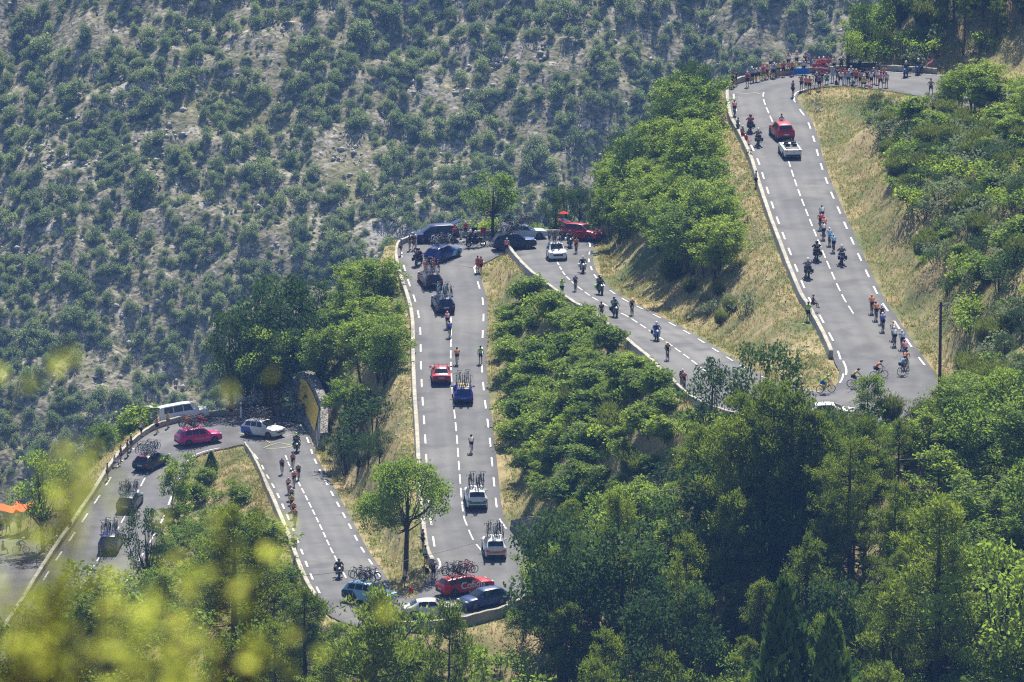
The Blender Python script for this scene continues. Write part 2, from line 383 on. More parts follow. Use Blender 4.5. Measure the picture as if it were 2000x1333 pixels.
obj('chalk_drawings', mesh('chalk_drawings', mv, mf, plain('yellow_chalk', (.5, .52, .22), .9)), kind='structure')
# ---------------------------------------------------------------- parapets
def wall(name, E, O, i0, i1, label, h=.55, th=.36, gap=.1, top=M_conc, down=.9, group=None, mat_side=None, step=0):
    """low wall outside edge E (O is the opposite edge) from pair i0 to i1"""
    a, b = ix(i0), ix(i1); P = E[a:b+1]; d = P-O[a:b+1]; d[:, 2] = 0; d /= np.linalg.norm(d, axis=1)[:, None]
    I = P+d*(EDGE+gap-.1); Q = I+d*th; V, Fq, fm = [], [], []
    for i in range(len(P)):
        hh = h+.022*math.sin(i*2.1)+.02*math.sin(i*.83+1)+(-.03 if i % 9 == 0 else 0)
        prof = [I[i]+[0, 0, -.3], I[i]+[0, 0, hh-.03], I[i]+d[i]*.03+[0, 0, hh], Q[i]-d[i]*.03+[0, 0, hh], Q[i]+[0, 0, hh-.03], Q[i]+d[i]*.25+[0, 0, -down]]
        V += prof
    m = 6
    for i in range(len(P)-1):
        for j in range(m-1):
            Fq.append((m*i+j, m*i+j+1, m*i+m+j+1, m*i+m+j)); fm.append(1 if j == 4 and mat_side else 0)
    Fq.append(tuple(range(m))); fm.append(0); Fq.append(tuple(reversed(range(m*(len(P)-1), m*len(P))))); fm.append(0)
    me = mesh(name, V, Fq, [top]+([mat_side] if mat_side else []), fm)
    return obj(name, me, label=label, cat='wall', group=group)
M_side = ramp_mat('weathered_concrete', .8, [(.3, (.26, .26, .25)), (.7, (.40, .40, .39))], .9, 8, 0, .01, 5, [(.3, (.33, .31, .26), .5, .7)])
M_stone = None
def stone_mat():
    m = bpy.data.materials.new('rubble_stone'); nt, N, L, b = nodes_of(m); b.inputs['Roughness'].default_value = .95
    tc = N.new('ShaderNodeTexCoord'); vo = N.new('ShaderNodeTexVoronoi'); vo.inputs['Scale'].default_value = 3.2
    L.new(tc.outputs['Object'], vo.inputs['Vector'])
    r = N.new('ShaderNodeValToRGB'); e = r.color_ramp.elements; e[0].color = (.16, .155, .145, 1); e[1].color = (.40, .38, .34, 1)
    L.new(vo.outputs['Color'], r.inputs[0])
    v2 = N.new('ShaderNodeTexVoronoi'); v2.feature = 'DISTANCE_TO_EDGE'; v2.inputs['Scale'].default_value = 3.2
    L.new(tc.outputs['Object'], v2.inputs['Vector'])
    mr = N.new('ShaderNodeMapRange'); mr.inputs[1].default_value = .0; mr.inputs[2].default_value = .09
    L.new(v2.outputs['Distance'], mr.inputs[0])
    mx = N.new('ShaderNodeMix'); mx.data_type = 'RGBA'; mx.inputs[6].default_value = (.05, .048, .045, 1)
    L.new(mr.outputs[0], mx.inputs[0]); L.new(r.outputs[0], mx.inputs[7]); L.new(mx.outputs[2], b.inputs['Base Color'])
    bp = N.new('ShaderNodeBump'); bp.inputs['Distance'].default_value = .12; L.new(mr.outputs[0], bp.inputs['Height']); L.new(bp.outputs[0], b.inputs['Normal'])
    return m
M_stone = stone_mat()
wall('parapet_wall', RA, RB, -1.5, 9.2, 'pale parapet curving round the lower left bend, spectators lined along it')
wall('parapet_wall', RB, RA, 10.6, 19.6, 'white-topped low wall on the left of the road where the rider line descends past the pine', gap=.12)
wall('parapet_wall', RB, RA, 21.2, 26.6, 'short curved concrete wall below the silver car and navy hatchback', h=.85, mat_side=M_side)
wall('parapet_wall', RA, RB, 26.9, 47.6, 'long pale parapet along the left of the middle road up to the parked navy van', gap=.1)
wall('parapet_wall', RB, RA, 47.7, 61, 'grey-faced low wall slanting down the outer side of the road with oncoming motorbikes', h=.65, mat_side=M_side)
wall('parapet_wall', RA, RB, 67.4, 80.4, 'straight pale wall along the left of the upper right road', h=.6, mat_side=M_side)
wall('parapet_wall', RA, RB, 81.2, 86.6, 'low grey wall round the top bend behind the crowd', h=.6)
# stone retaining walls with a batter
def rwall(name, base, tops, label, thick=.6, mat=M_stone):
    """base / tops: lists of 3-D points, wall body goes back from the face"""
    V, Fq = [], []; n = len(base); K = 6
    nb = []
    for i in range(n):
        d = np.array(base[min(i+1, n-1)])-np.array(base[max(i-1, 0)]); nn = np.array([-d[1], d[0], 0]); nb.append(nn/np.linalg.norm(nn))
    for i in range(n):
        b0, t0 = np.array(base[i]), np.array(tops[i])
        for k in range(K+1):
            p = b0+(t0-b0)*k/K+np.array([0, 0, 0]); V.append(p+nb[i]*.04*math.sin(7*i+3.1*k))
        V.append(t0+(t0-b0)*[1, 1, 0]*.2+[0, 0, 0]+nb[i]*thick*SGN); V.append(b0+nb[i]*(thick+.1)*SGN-[0, 0, .5])
    m = K+3
    for i in range(n-1):
        for j in range(m-1): Fq.append((m*i+j, m*i+j+1, m*i+m+j+1, m*i+m+j))
    Fq.append(tuple(range(m))); Fq.append(tuple(reversed(range(m*(n-1), m*n))))
    return obj(name, mesh(name, V, Fq, mat), label=label, cat='wall')
def edge_pt(E, O, i, off=0.0):
    k = ix(i); k0 = int(k); p = E[k0].copy(); d = p-O[k0]; d[2] = 0; d /= np.linalg.norm(d); return p+d*off, d
SGN = 1
def bank_wall(label, E, O, ids, hs, lean=.42):
    base, tops = [], []
    for i, h in zip(ids, hs):
        p, d = edge_pt(E, O, i, EDGE+.25); base.append(p-[0, 0, .3]); tops.append(p+d*h*lean+[0, 0, h])
    return rwall('retaining_wall', base, tops, label), base, tops
rw1, b1, t1 = bank_wall('tall rubble stone wall with a yellow banner above the lower left bend', RA, RB, [8.6, 9.2, 9.8, 10.4, 11.0, 11.6, 12.2, 12.8, 13.4], [.6, 1.6, 2.8, 4.0, 4.6, 4.6, 4.2, 3.6, 1.6])
SGN = -1
b2 = [np.array(hit(u, v))+[.3, 0, -.2] for u, v in ((1001, 1034), (1012, 1047), (1024, 1059), (1036, 1070), (1048, 1080), (1058, 1086))]
t2 = [p+np.array([.12*h, .04*h, h]) for p, h in zip(b2, (1.0, 1.7, 2.4, 2.9, 3.3, 3.5))]
rw2 = rwall('retaining_wall', b2, t2, 'dark rubble stone wall beside the orange and blue team car at the lower middle bend')
def banner(label, bs, ts, i0, f0, f1, col, back):
    """a sheet lying on the wall face between bay i0 and i0+2"""
    V, Fq = [], []
    for k, i in enumerate(i0):
        b0, t0 = np.array(bs[i]), np.array(ts[i]); n_ = np.array(back)
        for g in np.linspace(f0[k], f1[k], 6): V.append(b0+(t0-b0)*g+n_*.09); 
        for g in np.linspace(f0[k], f1[k], 6): V.append(b0+(t0-b0)*g+n_*.06)
    m = 12
    for k in range(len(i0)-1):
        for j in range(5):
            Fq.append((m*k+j, m*k+j+1, m*(k+1)+j+1, m*(k+1)+j)); Fq.append((m*k+6+j, m*(k+1)+6+j, m*(k+1)+7+j, m*k+7+j))
    return obj('banner', mesh('banner', V, Fq, ramp_mat(label[:12], 2.2, [(.42, col), (.56, col), (.62, (.75, .6, .2))], .7)), label=label, cat='banner')
banner('long yellow banner hung on the stone wall above the lower left bend', b1, t1, [4, 5, 6, 7], [.45, .35, .3, .3], [.88, .85, .85, .85], (.62, .42, .03), (-.85, -.45, .2))
banner('yellow banner on the dark stone wall at the lower middle bend', b2, t2, [3, 4], [.1, .05], [.85, .85], (.6, .42, .03), (-.7, -.7, .1))
# ---------------------------------------------------------------- mountainside across the valley
mx_, my_ = np.arange(-300, 301, 1.6), np.arange(800, 1420, 1.6)
MX, MY = np.meshgrid(mx_, my_)
def mount(x, y):
    z = 6.7+(y-1100)*.62
    z = z+26*fbm(x/150+3, y/150, 2, 20)+5*fbm((x+y*.5)/45, (y-x*.2)/60, 3, 23)
    z = z-7*np.exp(-((x-y*.16+262)/9)**2)-6*np.exp(-((x-y*.3+280)/8)**2)
    return z+2.0*fbm(x/9, y/9, 3, 30)
MZ = mount(MX, MY)+1.5*fbm(MX/3.2, MY/3.2, 3, 33)
MZ = np.minimum(MZ, 122)
ii = np.arange(MX.size).reshape(MX.shape)
MF = np.stack([ii[:-1, :-1], ii[:-1, 1:], ii[1:, 1:], ii[1:, :-1]], -1).reshape(-1, 4)
M_mount = ramp_mat('scree_slope', .5, [(.34, (.085, .105, .045)), (.45, (.20, .19, .10)), (.55, (.30, .265, .185)), (.66, (.48, .45, .39))], .95, 14, .5, .35, .9,
                   [(.05, (.44, .41, .37), .62, .74), (1.3, (.07, .075, .035), .5, .62), (.03, (.20, .19, .06), .56, .68)])
obj('mountainside', mesh('mountainside', np.stack([MX, MY, MZ], -1).reshape(-1, 3), MF, M_mount, smooth=False), kind='structure')
# valley floor joining the two slopes
vx, vy = np.arange(-400, 401, 20.), np.arange(740, 1021, 20.)
VX, VY = np.meshgrid(vx, vy); VZ = -175-20*fbm(VX/90, VY/90, 2, 40)
ii = np.arange(VX.size).reshape(VX.shape)
obj('valley_floor', mesh('valley_floor', np.stack([VX, VY, VZ], -1).reshape(-1, 3), np.stack([ii[:-1, :-1], ii[:-1, 1:], ii[1:, 1:], ii[1:, :-1]], -1).reshape(-1, 4), M_mount), kind='structure')
# ground sheet under everything, out to the horizon
obj('distant_ground', mesh('distant_ground', [(-4000, -600, -215), (4000, -600, -215), (4000, 5000, -215), (-4000, 5000, -215)], [(0, 1, 2, 3)], M_mount), kind='structure')
# haze in the valley air
hv = [(x, y, z) for x in (-4010, 4010) for y in (-610, 5010) for z in (-217, 133.5)]
hf = [(0, 1, 3, 2), (4, 6, 7, 5), (0, 4, 5, 1), (2, 3, 7, 6), (0, 2, 6, 4), (1, 5, 7, 3)]
hm = bpy.data.materials.new('haze'); hm.use_nodes = True; N = hm.node_tree.nodes; N.remove(N['Principled BSDF'])
pv = N.new('ShaderNodeVolumePrincipled'); pv.inputs['Color'].default_value = (.20, .42, 1.0, 1); pv.inputs["Density"].default_value = HAZE = .00012
pv.inputs['Anisotropy'].default_value = .2
hm.node_tree.links.new(pv.outputs[0], N['Material Output'].inputs['Volume'])
obj('haze', mesh('haze', hv, hf, hm), kind='stuff')
# ---------------------------------------------------------------- foliage
def leaf_mat(name, col, col2, trans=.35, rough=.55, var=.35):
    m = bpy.data.materials.new(name); nt, N, L, b = nodes_of(m)
    geo = N.new('ShaderNodeNewGeometry'); oi = N.new('ShaderNodeObjectInfo'); tc = N.new('ShaderNodeTexCoord')
    n = N.new('ShaderNodeTexNoise'); n.inputs['Scale'].default_value = .9; n.inputs['Detail'].default_value = 2
    L.new(tc.outputs['Object'], n.inputs['Vector'])
    a = N.new('ShaderNodeMath'); a.operation = 'MULTIPLY_ADD'; L.new(geo.outputs['Random Per Island'], a.inputs[0]); a.inputs[1].default_value = .5
    a2 = N.new('ShaderNodeMath'); a2.operation = 'MULTIPLY_ADD'; L.new(oi.outputs['Random'], a2.inputs[0]); a2.inputs[1].default_value = .45; a2.inputs[2].default_value = -.3
    a3 = N.new('ShaderNodeMath'); a3.operation = 'MULTIPLY_ADD'; L.new(n.outputs['Fac'], a3.inputs[0]); a3.inputs[1].default_value = .8; L.new(a2.outputs[0], a3.inputs[2])
    L.new(a3.outputs[0], a.inputs[2]); a.use_clamp = True
    mx = N.new('ShaderNodeMix'); mx.data_type = 'RGBA'; mx.inputs[6].default_value = (*col, 1); mx.inputs[7].default_value = (*col2, 1)
    L.new(a.outputs[0], mx.inputs[0]); L.new(mx.outputs[2], b.inputs['Base Color'])
    b.inputs['Roughness'].default_value = .7; b.inputs['Specular IOR Level'].default_value = .15
    t = N.new('ShaderNodeBsdfTranslucent'); hs = N.new('ShaderNodeHueSaturation'); hs.inputs['Hue'].default_value = .49; hs.inputs['Saturation'].default_value = 1.1; hs.inputs['Value'].default_value = 1.8
    L.new(mx.outputs[2], hs.inputs['Color']); L.new(hs.outputs[0], t.inputs[0])
    ms = N.new('ShaderNodeMixShader'); ms.inputs[0].default_value = trans
    L.new(b.outputs[0], ms.inputs[1]); L.new(t.outputs[0], ms.inputs[2]); L.new(ms.outputs[0], N['Material Output'].inputs['Surface'])
    return m
LM = dict(
 bright=leaf_mat('bright_green_leaves', (.07, .14, .022), (.25, .33, .06), .5),
 mid=leaf_mat('mid_green_leaves', (.055, .115, .022), (.20, .28, .06), .5),
 dark=leaf_mat('dark_green_leaves', (.018, .045, .014), (.072, .13, .034), .3),
 grey=leaf_mat('grey_green_leaves', (.07, .10, .05), (.20, .25, .13), .35),
 pine=leaf_mat('pine_needles', (.035, .07, .012), (.19, .25, .045), .45),
 olive=leaf_mat('olive_broom_twigs', (.06, .09, .02), (.17, .21, .05), .35),
 yellow=leaf_mat('yellow_green_leaves', (.17, .24, .05), (.38, .41, .10), .6),
 far=leaf_mat('far_scrub_leaves', (.045, .085, .04), (.25, .31, .13), .45),
 dead=leaf_mat('dry_twigs', (.10, .09, .05), (.24, .22, .13), .2))
M_bark = ramp_mat('bark', 3, [(.3, (.035, .028, .022)), (.7, (.11, .09, .07))], .95)
class MBuf:
    def __init__(s): s.V = []; s.F = []; s.n = 0
    def add(s, V, F): s.V.append(np.asarray(V, float)); s.F.append(np.asarray(F)+s.n); s.n += len(V)
    def tube(s, P, rad, k=6):
        P = np.asarray(P, float); m = len(P); V = []
        for i in range(m):
            d = P[min(i+1, m-1)]-P[max(i-1, 0)]; d /= np.linalg.norm(d)+1e-9
            a = np.cross(d, [0, 0, 1] if abs(d[2]) < .9 else [1, 0, 0]); a /= np.linalg.norm(a); b = np.cross(d, a)
            for j in range(k):
                t = 2*math.pi*j/k; V.append(P[i]+rad[i]*(a*math.cos(t)+b*math.sin(t)))
        F = [(i*k+j, i*k+(j+1) % k, (i+1)*k+(j+1) % k, (i+1)*k+j) for i in range(m-1) for j in range(k)]
        s.add(V, F)
    def mesh(s, name, mat): return mesh(name, np.vstack(s.V), np.vstack(s.F), mat)
def quads(C, D, U, l, w):
    """leaf quads: centre, long axis, side axis (unit), length and width arrays"""
    l = np.asarray(l).reshape(-1, 1); w = np.asarray(w).reshape(-1, 1)
    V = np.stack([C-D*l/2-U*w*.25, C+U*w/2, C+D*l/2, C-U*w/2], 1).reshape(-1, 3)
    return V, np.arange(len(V)).reshape(-1, 4)
def rdir(g, n, up=0.0):
    d = g.normal(size=(n, 3)); d[:, 2] += up; return d/np.linalg.norm(d, axis=1)[:, None]
def perp(g, D):
    a = np.cross(D, g.normal(size=D.shape)); return a/(np.linalg.norm(a, axis=1)[:, None]+1e-9)
def cloud(g, blobs, per, l, w, shell=.55, flat=.75, up=0.0):
    VS, n = [], 0
    for c, r in blobs:
        k = max(8, int(per*(r**2)))
        d = rdir(g, k); rr = r*(shell+(1-shell)*g.random(k)**.6)*(1+.25*g.normal(size=k)*.5)
        C = np.array(c)+d*rr[:, None]*np.array([1, 1, flat])
        D = rdir(g, k, up)+d*.5; D /= np.linalg.norm(D, axis=1)[:, None]
        V, _ = quads(C, D, perp(g, D), l*(.6+.8*g.random(k)), w*(.6+.8*g.random(k))); VS.append(V)
    V = np.vstack(VS); return V, np.arange(len(V)).reshape(-1, 4)
def broadleaf(seed, h=7, cr=2.6, trunk=.35, l=.26, w=.17, per=115, nb=26, spread=1.0, umbrella=False):
    """returns trunk mesh buffer and crown mesh buffer for a tree h metres tall"""
    g = np.random.default_rng(seed); tb, cb = MBuf(), MBuf(); th = h*trunk
    lean = g.normal(size=2)*.04*h
    P = [(0, 0, -.6), (lean[0]*.3, lean[1]*.3, th*.5), (lean[0]*.6, lean[1]*.6, th), (lean[0], lean[1], h*.78)]
    r0 = .022*h+.03; tb.tube(P, [r0*1.25, r0, r0*.8, r0*.25], 7)
    blobs = []
    for i in range(nb):
        a = g.random()*2*math.pi; f = (i+.5)/nb; z = th*.85+(h-th*.85)*(.12+.86*f)
        if umbrella: prof = math.sin(math.pi*min(1, .15+.85*((z-th*.85)/(h-th*.85))**.8))**.6
        else: prof = math.sin(math.pi*(.12+.80*f))**.7
        rad = cr*prof*(.35+.65*math.sqrt(g.random()))*spread
        br = cr*(.22+.16*g.random())
        c = np.array([lean[0]*f+math.cos(a)*rad, lean[1]*f+math.sin(a)*rad, min(z, h-br*.5)])
        blobs.append((c, br))
        s = np.array([lean[0]*.6, lean[1]*.6, th*(.7+.3*g.random())]); mid = s+(c-s)*.55+np.array([0, 0, -.12*h*g.random()])
        if not umbrella or i % 2 == 0: tb.tube([s, mid, c], [r0*.38, r0*.2, .012], 4)
    cb.add(*cloud(g, blobs, per, l, w, .35, .7))
    return tb, cb
def robinia(seed, h=6.5, cr=2.6, per=150):
    """light pinnate foliage in flat sprays"""
    g = np.random.default_rng(seed); tb, cb = MBuf(), MBuf(); r0 = .017*h+.02
    stems = 1+int(g.integers(0, 3)); VS = []
    for s in range(stems):
        b0 = np.array([*(g.normal(size=2)*.15*s), -.5]); top = np.array([*(g.normal(size=2)*.12*h), h*.86])
        mid = b0+(top-b0)*.5+np.array([*(g.normal(size=2)*.05*h), 0]); tb.tube([b0, mid, top], [r0, r0*.7, r0*.2], 6)
        nbr = int(24/stems)+5
        for i in range(nbr):
            t = .32+.68*(i+.5)/nbr; p0 = b0+(top-b0)*t; a = g.random()*2*math.pi
            L_ = cr*(1.15-.55*abs(t-.62)*2)*(.55+.5*g.random()); e = p0+np.array([math.cos(a)*L_, math.sin(a)*L_, L_*(.15+.35*g.random())])
            e[2] = min(e[2], h); tb.tube([p0, (p0+e)/2+[0, 0, .12*L_], e], [r0*.3, r0*.16, .01], 4)
            for q in range(5):
                f = .45+.6*g.random(); c = p0+(e-p0)*f+g.normal(size=3)*[.3, .3, .22]*(cr*.38); k = int(per*.26)
                C = c+g.normal(size=(k, 3))*np.array([.36, .36, .17])*(.45+cr*.13)
                D = rdir(g, k); D[:, 2] *= .35; D[:, 2] -= .15; D /= np.linalg.norm(D, axis=1)[:, None]
                U = np.cross(D, np.array([0, 0, 1])+g.normal(size=(k, 3))*.6); U /= np.linalg.norm(U, axis=1)[:, None]
                VS.append(quads(C, D, U, .25*(.7+.7*g.random(k)), .13*(.7+.7*g.random(k)))[0])
    V = np.vstack(VS); cb.add(V, np.arange(len(V)).reshape(-1, 4)); return tb, cb
def pine(seed, h=12, cr=2.8, lo=.35, dens=1.0):
    g = np.random.default_rng(seed); tb, cb = MBuf(), MBuf(); r0 = .013*h+.05
    bend = g.normal(size=2)*.02*h
    tr = lambda t: np.array([bend[0]*math.sin(2.4*t), bend[1]*math.sin(2.0*t), h*t])
    tb.tube([tr(-.05)]+[tr(t) for t in (.15, .35, .55, .75, .9, .99)], [r0*1.2, r0, r0*.85, r0*.68, r0*.45, r0*.22, .02], 8)
    VS = []; nw = int(h*1.25)
    for i in range(nw):
        t = lo*.55+(1-lo*.55)*(i+g.random()*.5)/nw; live = t > lo; f = (t-lo)/(1-lo)
        for b in range(int(g.integers(3, 6))):
            a = g.random()*2*math.pi
            L_ = cr*((1-max(f, 0)**2.6)*.85+.18)*(.6+.5*g.random()) if live else cr*(.35+.4*g.random())
            if t > .97: continue
            p0 = tr(t); up = (.05+.45*max(f, 0))*L_ if live else -.15*L_
            e = p0+np.array([math.cos(a)*L_, math.sin(a)*L_, up]); m = p0+(e-p0)*.5+[0, 0, -.08*L_]
            tb.tube([p0, m, e], [r0*.22*(1-.5*t)+.012, r0*.14, .008], 4)
            if not live: 
                tb.tube([m, m+(e-p0)*.3+g.normal(size=3)*.25], [.015, .006], 3); continue
            nc = max(2, int(3.2*L_*dens))
            for q in range(nc):
                s = .35+.72*(q+g.random())/nc; c = p0+(e-p0)*s+g.normal(size=3)*[.26, .26, .1]*(.4+L_*.35); c[2] += .12
                k = int(40*dens); D = rdir(g, k, .9); C = c+D*.22+g.normal(size=(k, 3))*.16
                VS.append(quads(C, D, perp(g, D), .30*(.7+.6*g.random(k)), .075*(.8+.6*g.random(k)))[0])
    for q in range(8):
        c = tr(.9+.1*g.random())+g.normal(size=3)*.2; k = 40; D = rdir(g, k, 1.3); C = c+D*.2+g.normal(size=(k, 3))*.15
        VS.append(quads(C, D, perp(g, D), .32*np.ones(k), .055*np.ones(k))[0])
    V = np.vstack(VS); cb.add(V, np.arange(len(V)).reshape(-1, 4)); return tb, cb
def cypress(seed, h=9, r=1.15):
    g = np.random.default_rng(seed); tb, cb = MBuf(), MBuf(); tb.tube([(0, 0, -.5), (0, 0, h*.5), (0, 0, h*.93)], [.16, .1, .02], 6)
    k = int(2600*h/9*r); t = g.random(k)**.85; a = g.random(k)*2*math.pi
    rr = r*np.minimum(1, (1-t)*1.9)**.75*(.62+.4*g.random(k))*(1+.16*np.sin(a*5+t*9)); 
    C = np.stack([np.cos(a)*rr, np.sin(a)*rr, .3+t*(h-.3)], 1); D = np.stack([np.cos(a)*.3, np.sin(a)*.3, np.ones(k)], 1)+g.normal(size=(k, 3))*.25
    D /= np.linalg.norm(D, axis=1)[:, None]; cb.add(*quads(C, D, perp(g, D), .42*(.6+.6*g.random(k)), .15*(.6+.6*g.random(k)))); return tb, cb
def shrub(seed, h=1.8, r=1.3, l=.17, w=.11, nb=9, per=330, broom=False):
    g = np.random.default_rng(seed); tb, cb = MBuf(), MBuf(); bl = []
    for i in range(nb):
        a = g.random()*2*math.pi; rd = r*.75*math.sqrt(g.random()); z = h*(.25+.55*g.random()*(1-.5*rd/r)); c = np.array([math.cos(a)*rd, math.sin(a)*rd, z])
        bl.append((c, r*(.28+.2*g.random()))); tb.tube([(c[0]*.15, c[1]*.15, -.4), c*[.6, .6, .6], c+[0, 0, .1]], [.035, .02, .006], 4)
    if broom:
        k = 900*nb//3; a = g.random(k)*2*math.pi; rd = r*np.sqrt(g.random(k)); z = h*(.15+.75*g.random(k))*(1-.35*(rd/r)**2)
        C = np.stack([np.cos(a)*rd*(.4+.6*z/h), np.sin(a)*rd*(.4+.6*z/h), z], 1)*(1+.1*g.normal(size=(k, 1)))
        D = np.stack([np.cos(a)*.45, np.sin(a)*.45, np.ones(k)*1.0], 1)+g.normal(size=(k, 3))*.25; D /= np.linalg.norm(D, axis=1)[:, None]
        cb.add(*quads(C, D, perp(g, D), .38*(.6+.6*g.random(k)), .045*(.7+.6*g.random(k))))
    else: cb.add(*cloud(g, bl, per/(r*r), l, w, .3, .85, .3))
    return tb, cb
PROTO = {}
def proto(key, name, bufs, lm, hgt, far=False):
    tb, cb = bufs; PROTO[key] = dict(name=name, h=hgt, t=tb.mesh(name+'_trunk', M_bark), c=cb.mesh(name+'_crown', LM[lm]), used=None)
for i in range(3): proto('broad%d' % i, 'broadleaf_tree', broadleaf(10+i, 7, 2.9), 'mid', 7)
for i in range(2): proto('oak%d' % i, 'oak_tree', broadleaf(20+i, 8, 3.0, .25, .24, .16, 120, 30), 'dark', 8)
for i in range(4): proto('rob%d' % i, 'robinia_tree', robinia(30+i), 'bright', 6.5)
for i in range(2): proto('robm%d' % i, 'robinia_tree', robinia(36+i), 'mid', 6.5)
for i in range(3): proto('pine%d' % i, 'pine_tree', pine(40+i, 13, 3.0, .30+.06*i), 'pine', 13)
proto('pinetall', 'pine_tree', pine(44, 20, 4.2, .42, .85), 'pine', 20)
LM['cypress'] = leaf_mat('cypress_scales', (.022, .055, .012), (.085, .15, .03), .22)
proto('cyp', 'cypress_tree', cypress(50), 'cypress', 9)
for i in range(4): proto('sap%d' % i, 'sapling', robinia(60+i, 2.8, 1.35, 80), 'bright' if i < 2 else 'mid', 2.8)
for i in range(3): proto('shr%d' % i, ['leafy_bush', 'bright_leaved_bush', 'grey_leaved_bush'][i], shrub(70+i), ['mid', 'bright', 'grey'][i], 1.8)  # plain shrubs of no set species, told apart by leaf colour
for i in range(2): proto('dshr%d' % i, 'dark_leaved_bush', shrub(75+i, 2.2, 1.5), 'dark', 2.2)  # same plain shrub, larger, with the dark leaf colour
for i in range(2): proto('brm%d' % i, 'broom_bush', shrub(80+i, 2.0, 1.2, broom=True), 'olive', 2.0)
proto('dry', 'dry_bush', shrub(85, 1.7, 1.1, broom=True), 'dead', 1.7)
big_t, big_c = broadleaf(5, 10, 4.3, .50, .25, .15, 150, 52, 1.05, True)
proto('ash', 'ash_tree', (big_t, big_c), 'mid', 10)
lol = broadleaf(6, 6.3, 2.5, .40, .24, .15, 150, 30, 1.0)
proto('lollipop', 'round_tree', lol, 'mid', 6.3)
def plant(key, x, y, h, label, cat='tree', group=None, wide=1.0, rot=None, z=None):
    p = PROTO[key]; s = h/p['h']; z = gz(x, y) if z is None else z
    e = empty(p['name'], (x, y, z-.05), rng.random()*6.28 if rot is None else rot, label, cat, group); e.scale = (s*wide, s*wide, s)
    obj('trunk' if cat == 'tree' else 'stem', p['t'], e); obj('crown' if cat == 'tree' else 'foliage', p['c'], e); return e
def xof(u, y, z=20): return (u-1000)/FPX*(y*CP+(CZ-z)*SP)
def zof(v, y): return CZ-y*math.tan(PIT+math.atan((v-666.5)/FPX))
def proj(x, y, z):
    dz = z-CZ; d = y*CP-dz*SP; up = y*SP+dz*CP
    return 1000+FPX*x/d, 666.5-FPX*up/d
def tree(key, u, vtop, y, label, cat='tree', group=None, wide=1.0, rot=None):
    x = xof(u, y); x = xof(u, y, gz(x, y)); h = zof(vtop, y)-gz(x, y)
    return plant(key, x, y, max(h, 1.0), label, cat, group, wide, rot)
def pip(u, v, poly):
    c = False; n = len(poly)
    for i in range(n):
        (x1, y1), (x2, y2) = poly[i], poly[(i+1) % n]
        if (y1 > v) != (y2 > v) and u < (x2-x1)*(v-y1)/(y2-y1)+x1: c = not c
    return c
placed = []
KW = dict(pine='dark-needled ', oak='dark-leaved ', broad='mid-green ', rob='feathery ', robm='loose-crowned ', sap='feathery ', shr='leafy ', dshr='dark ', brm='olive twiggy ', dry='straw-coloured ', cyp='conical ')
def free(x, y, r):
    for a, b, c in placed:
        if (a-x)**2+(b-y)**2 < ((r+c)*.5)**2: return False
    return True
def offroad(x, y, m=1.2):
    return not any(bool(onroad(x+a, y+b)) for a, b in ((0, 0), (m, 0), (-m, 0), (0, m), (0, -m)))
ZONE = []
# single trees one can name
p = hit(792, 1121); plant('ash', p.x, p.y, 9.9, 'bright green ash tree with a tall bare trunk, spectators at its foot', rot=1.1, wide=.84); placed.append((p.x, p.y, 2))
x = xof(962, 583); plant('lollipop', x, 583.5, 6.6, 'lone round-crowned tree behind the parapet of the middle bend, above the bike-laden cars', rot=.4)
tree('oak0', 455, 605, 561, 'tall thin-crowned dark oak leftmost of the grove behind the lower left bend', wide=.62, rot=1)
for u, vt, y, k, wd in ((505, 560, 563, 'oak1', .85), (545, 545, 566, 'oak0', .85), (585, 538, 566, 'oak1', .8), (520, 640, 558, 'broad1', .8), (570, 640, 558, 'oak1', .85), (480, 620, 565, 'oak1', .7), (545, 700, 556.5, 'dshr0', 1.3), (600, 610, 562, 'oak0', .8)):
    tree(k, u, vt, y, 'dark tall tree in the shaded grove behind the lower left bend', group='dark grove behind the lower left bend', wide=wd)
tree('pinetall', 1662, 855, 428, 'tallest pine with a long straight bare trunk in the lower right forest', wide=1.0, rot=2)
tree('pine1', 1830, 985, 405, 'dark pine with dead lower limbs on the right, left of a pale round tree', wide=1.1)
tree('broad0', 1950, 1070, 402, 'pale green round tree beside the dark pine near the right edge', wide=.95)
for u_, v_, k_, h_ in ((372, 905, 'shr1', 1.5), (395, 950, 'sap0', 1.9), (425, 975, 'shr0', 1.8), (455, 955, 'shr1', 1.4), (380, 985, 'sap1', 2.2), (470, 990, 'sap2', 1.9), (440, 1010, 'shr0', 2.0), (500, 1020, 'brm0', 1.5), (405, 915, 'shr0', 1.2)):
    p = hit(u_, v_); plant(k_, p.x, p.y, h_, 'green bush on the grass island inside the lower left bend', 'shrub', 'bushes on the grass island of the lower left bend', 1.2)
tree('cyp', 1522, 1140, 378, 'larger dark cypress at the bottom edge of the forest', wide=.95)
tree('cyp', 1612, 1205, 377, 'smaller dark cypress right of the larger one at the bottom edge', wide=1.0)
tree('pine0', 458, 985, 449, 'big pine in front of the two left roads, its bare trunk below the crown', wide=1.25, rot=1)
tree('pine2', 725, 1165, 418, 'dark leaning pine below the light blue team car', wide=.85, rot=2)
tree('pine1', 885, 1188, 421, 'slim yellowish pine in front of the curved wall under the silver car', wide=.6, rot=0)
tree('robm0', 812, 1190, 426, 'thin sapling with a few leaves in front of the silver car', wide=.45)
tree('oak1', 1385, 700, 452, 'dark bushy tree hiding the right bend, leftmost of the two at the road end', wide=.75)
tree('oak0', 1500, 672, 449, 'dark tree with a pointed crown overlapping the road of oncoming riders', wide=.8)
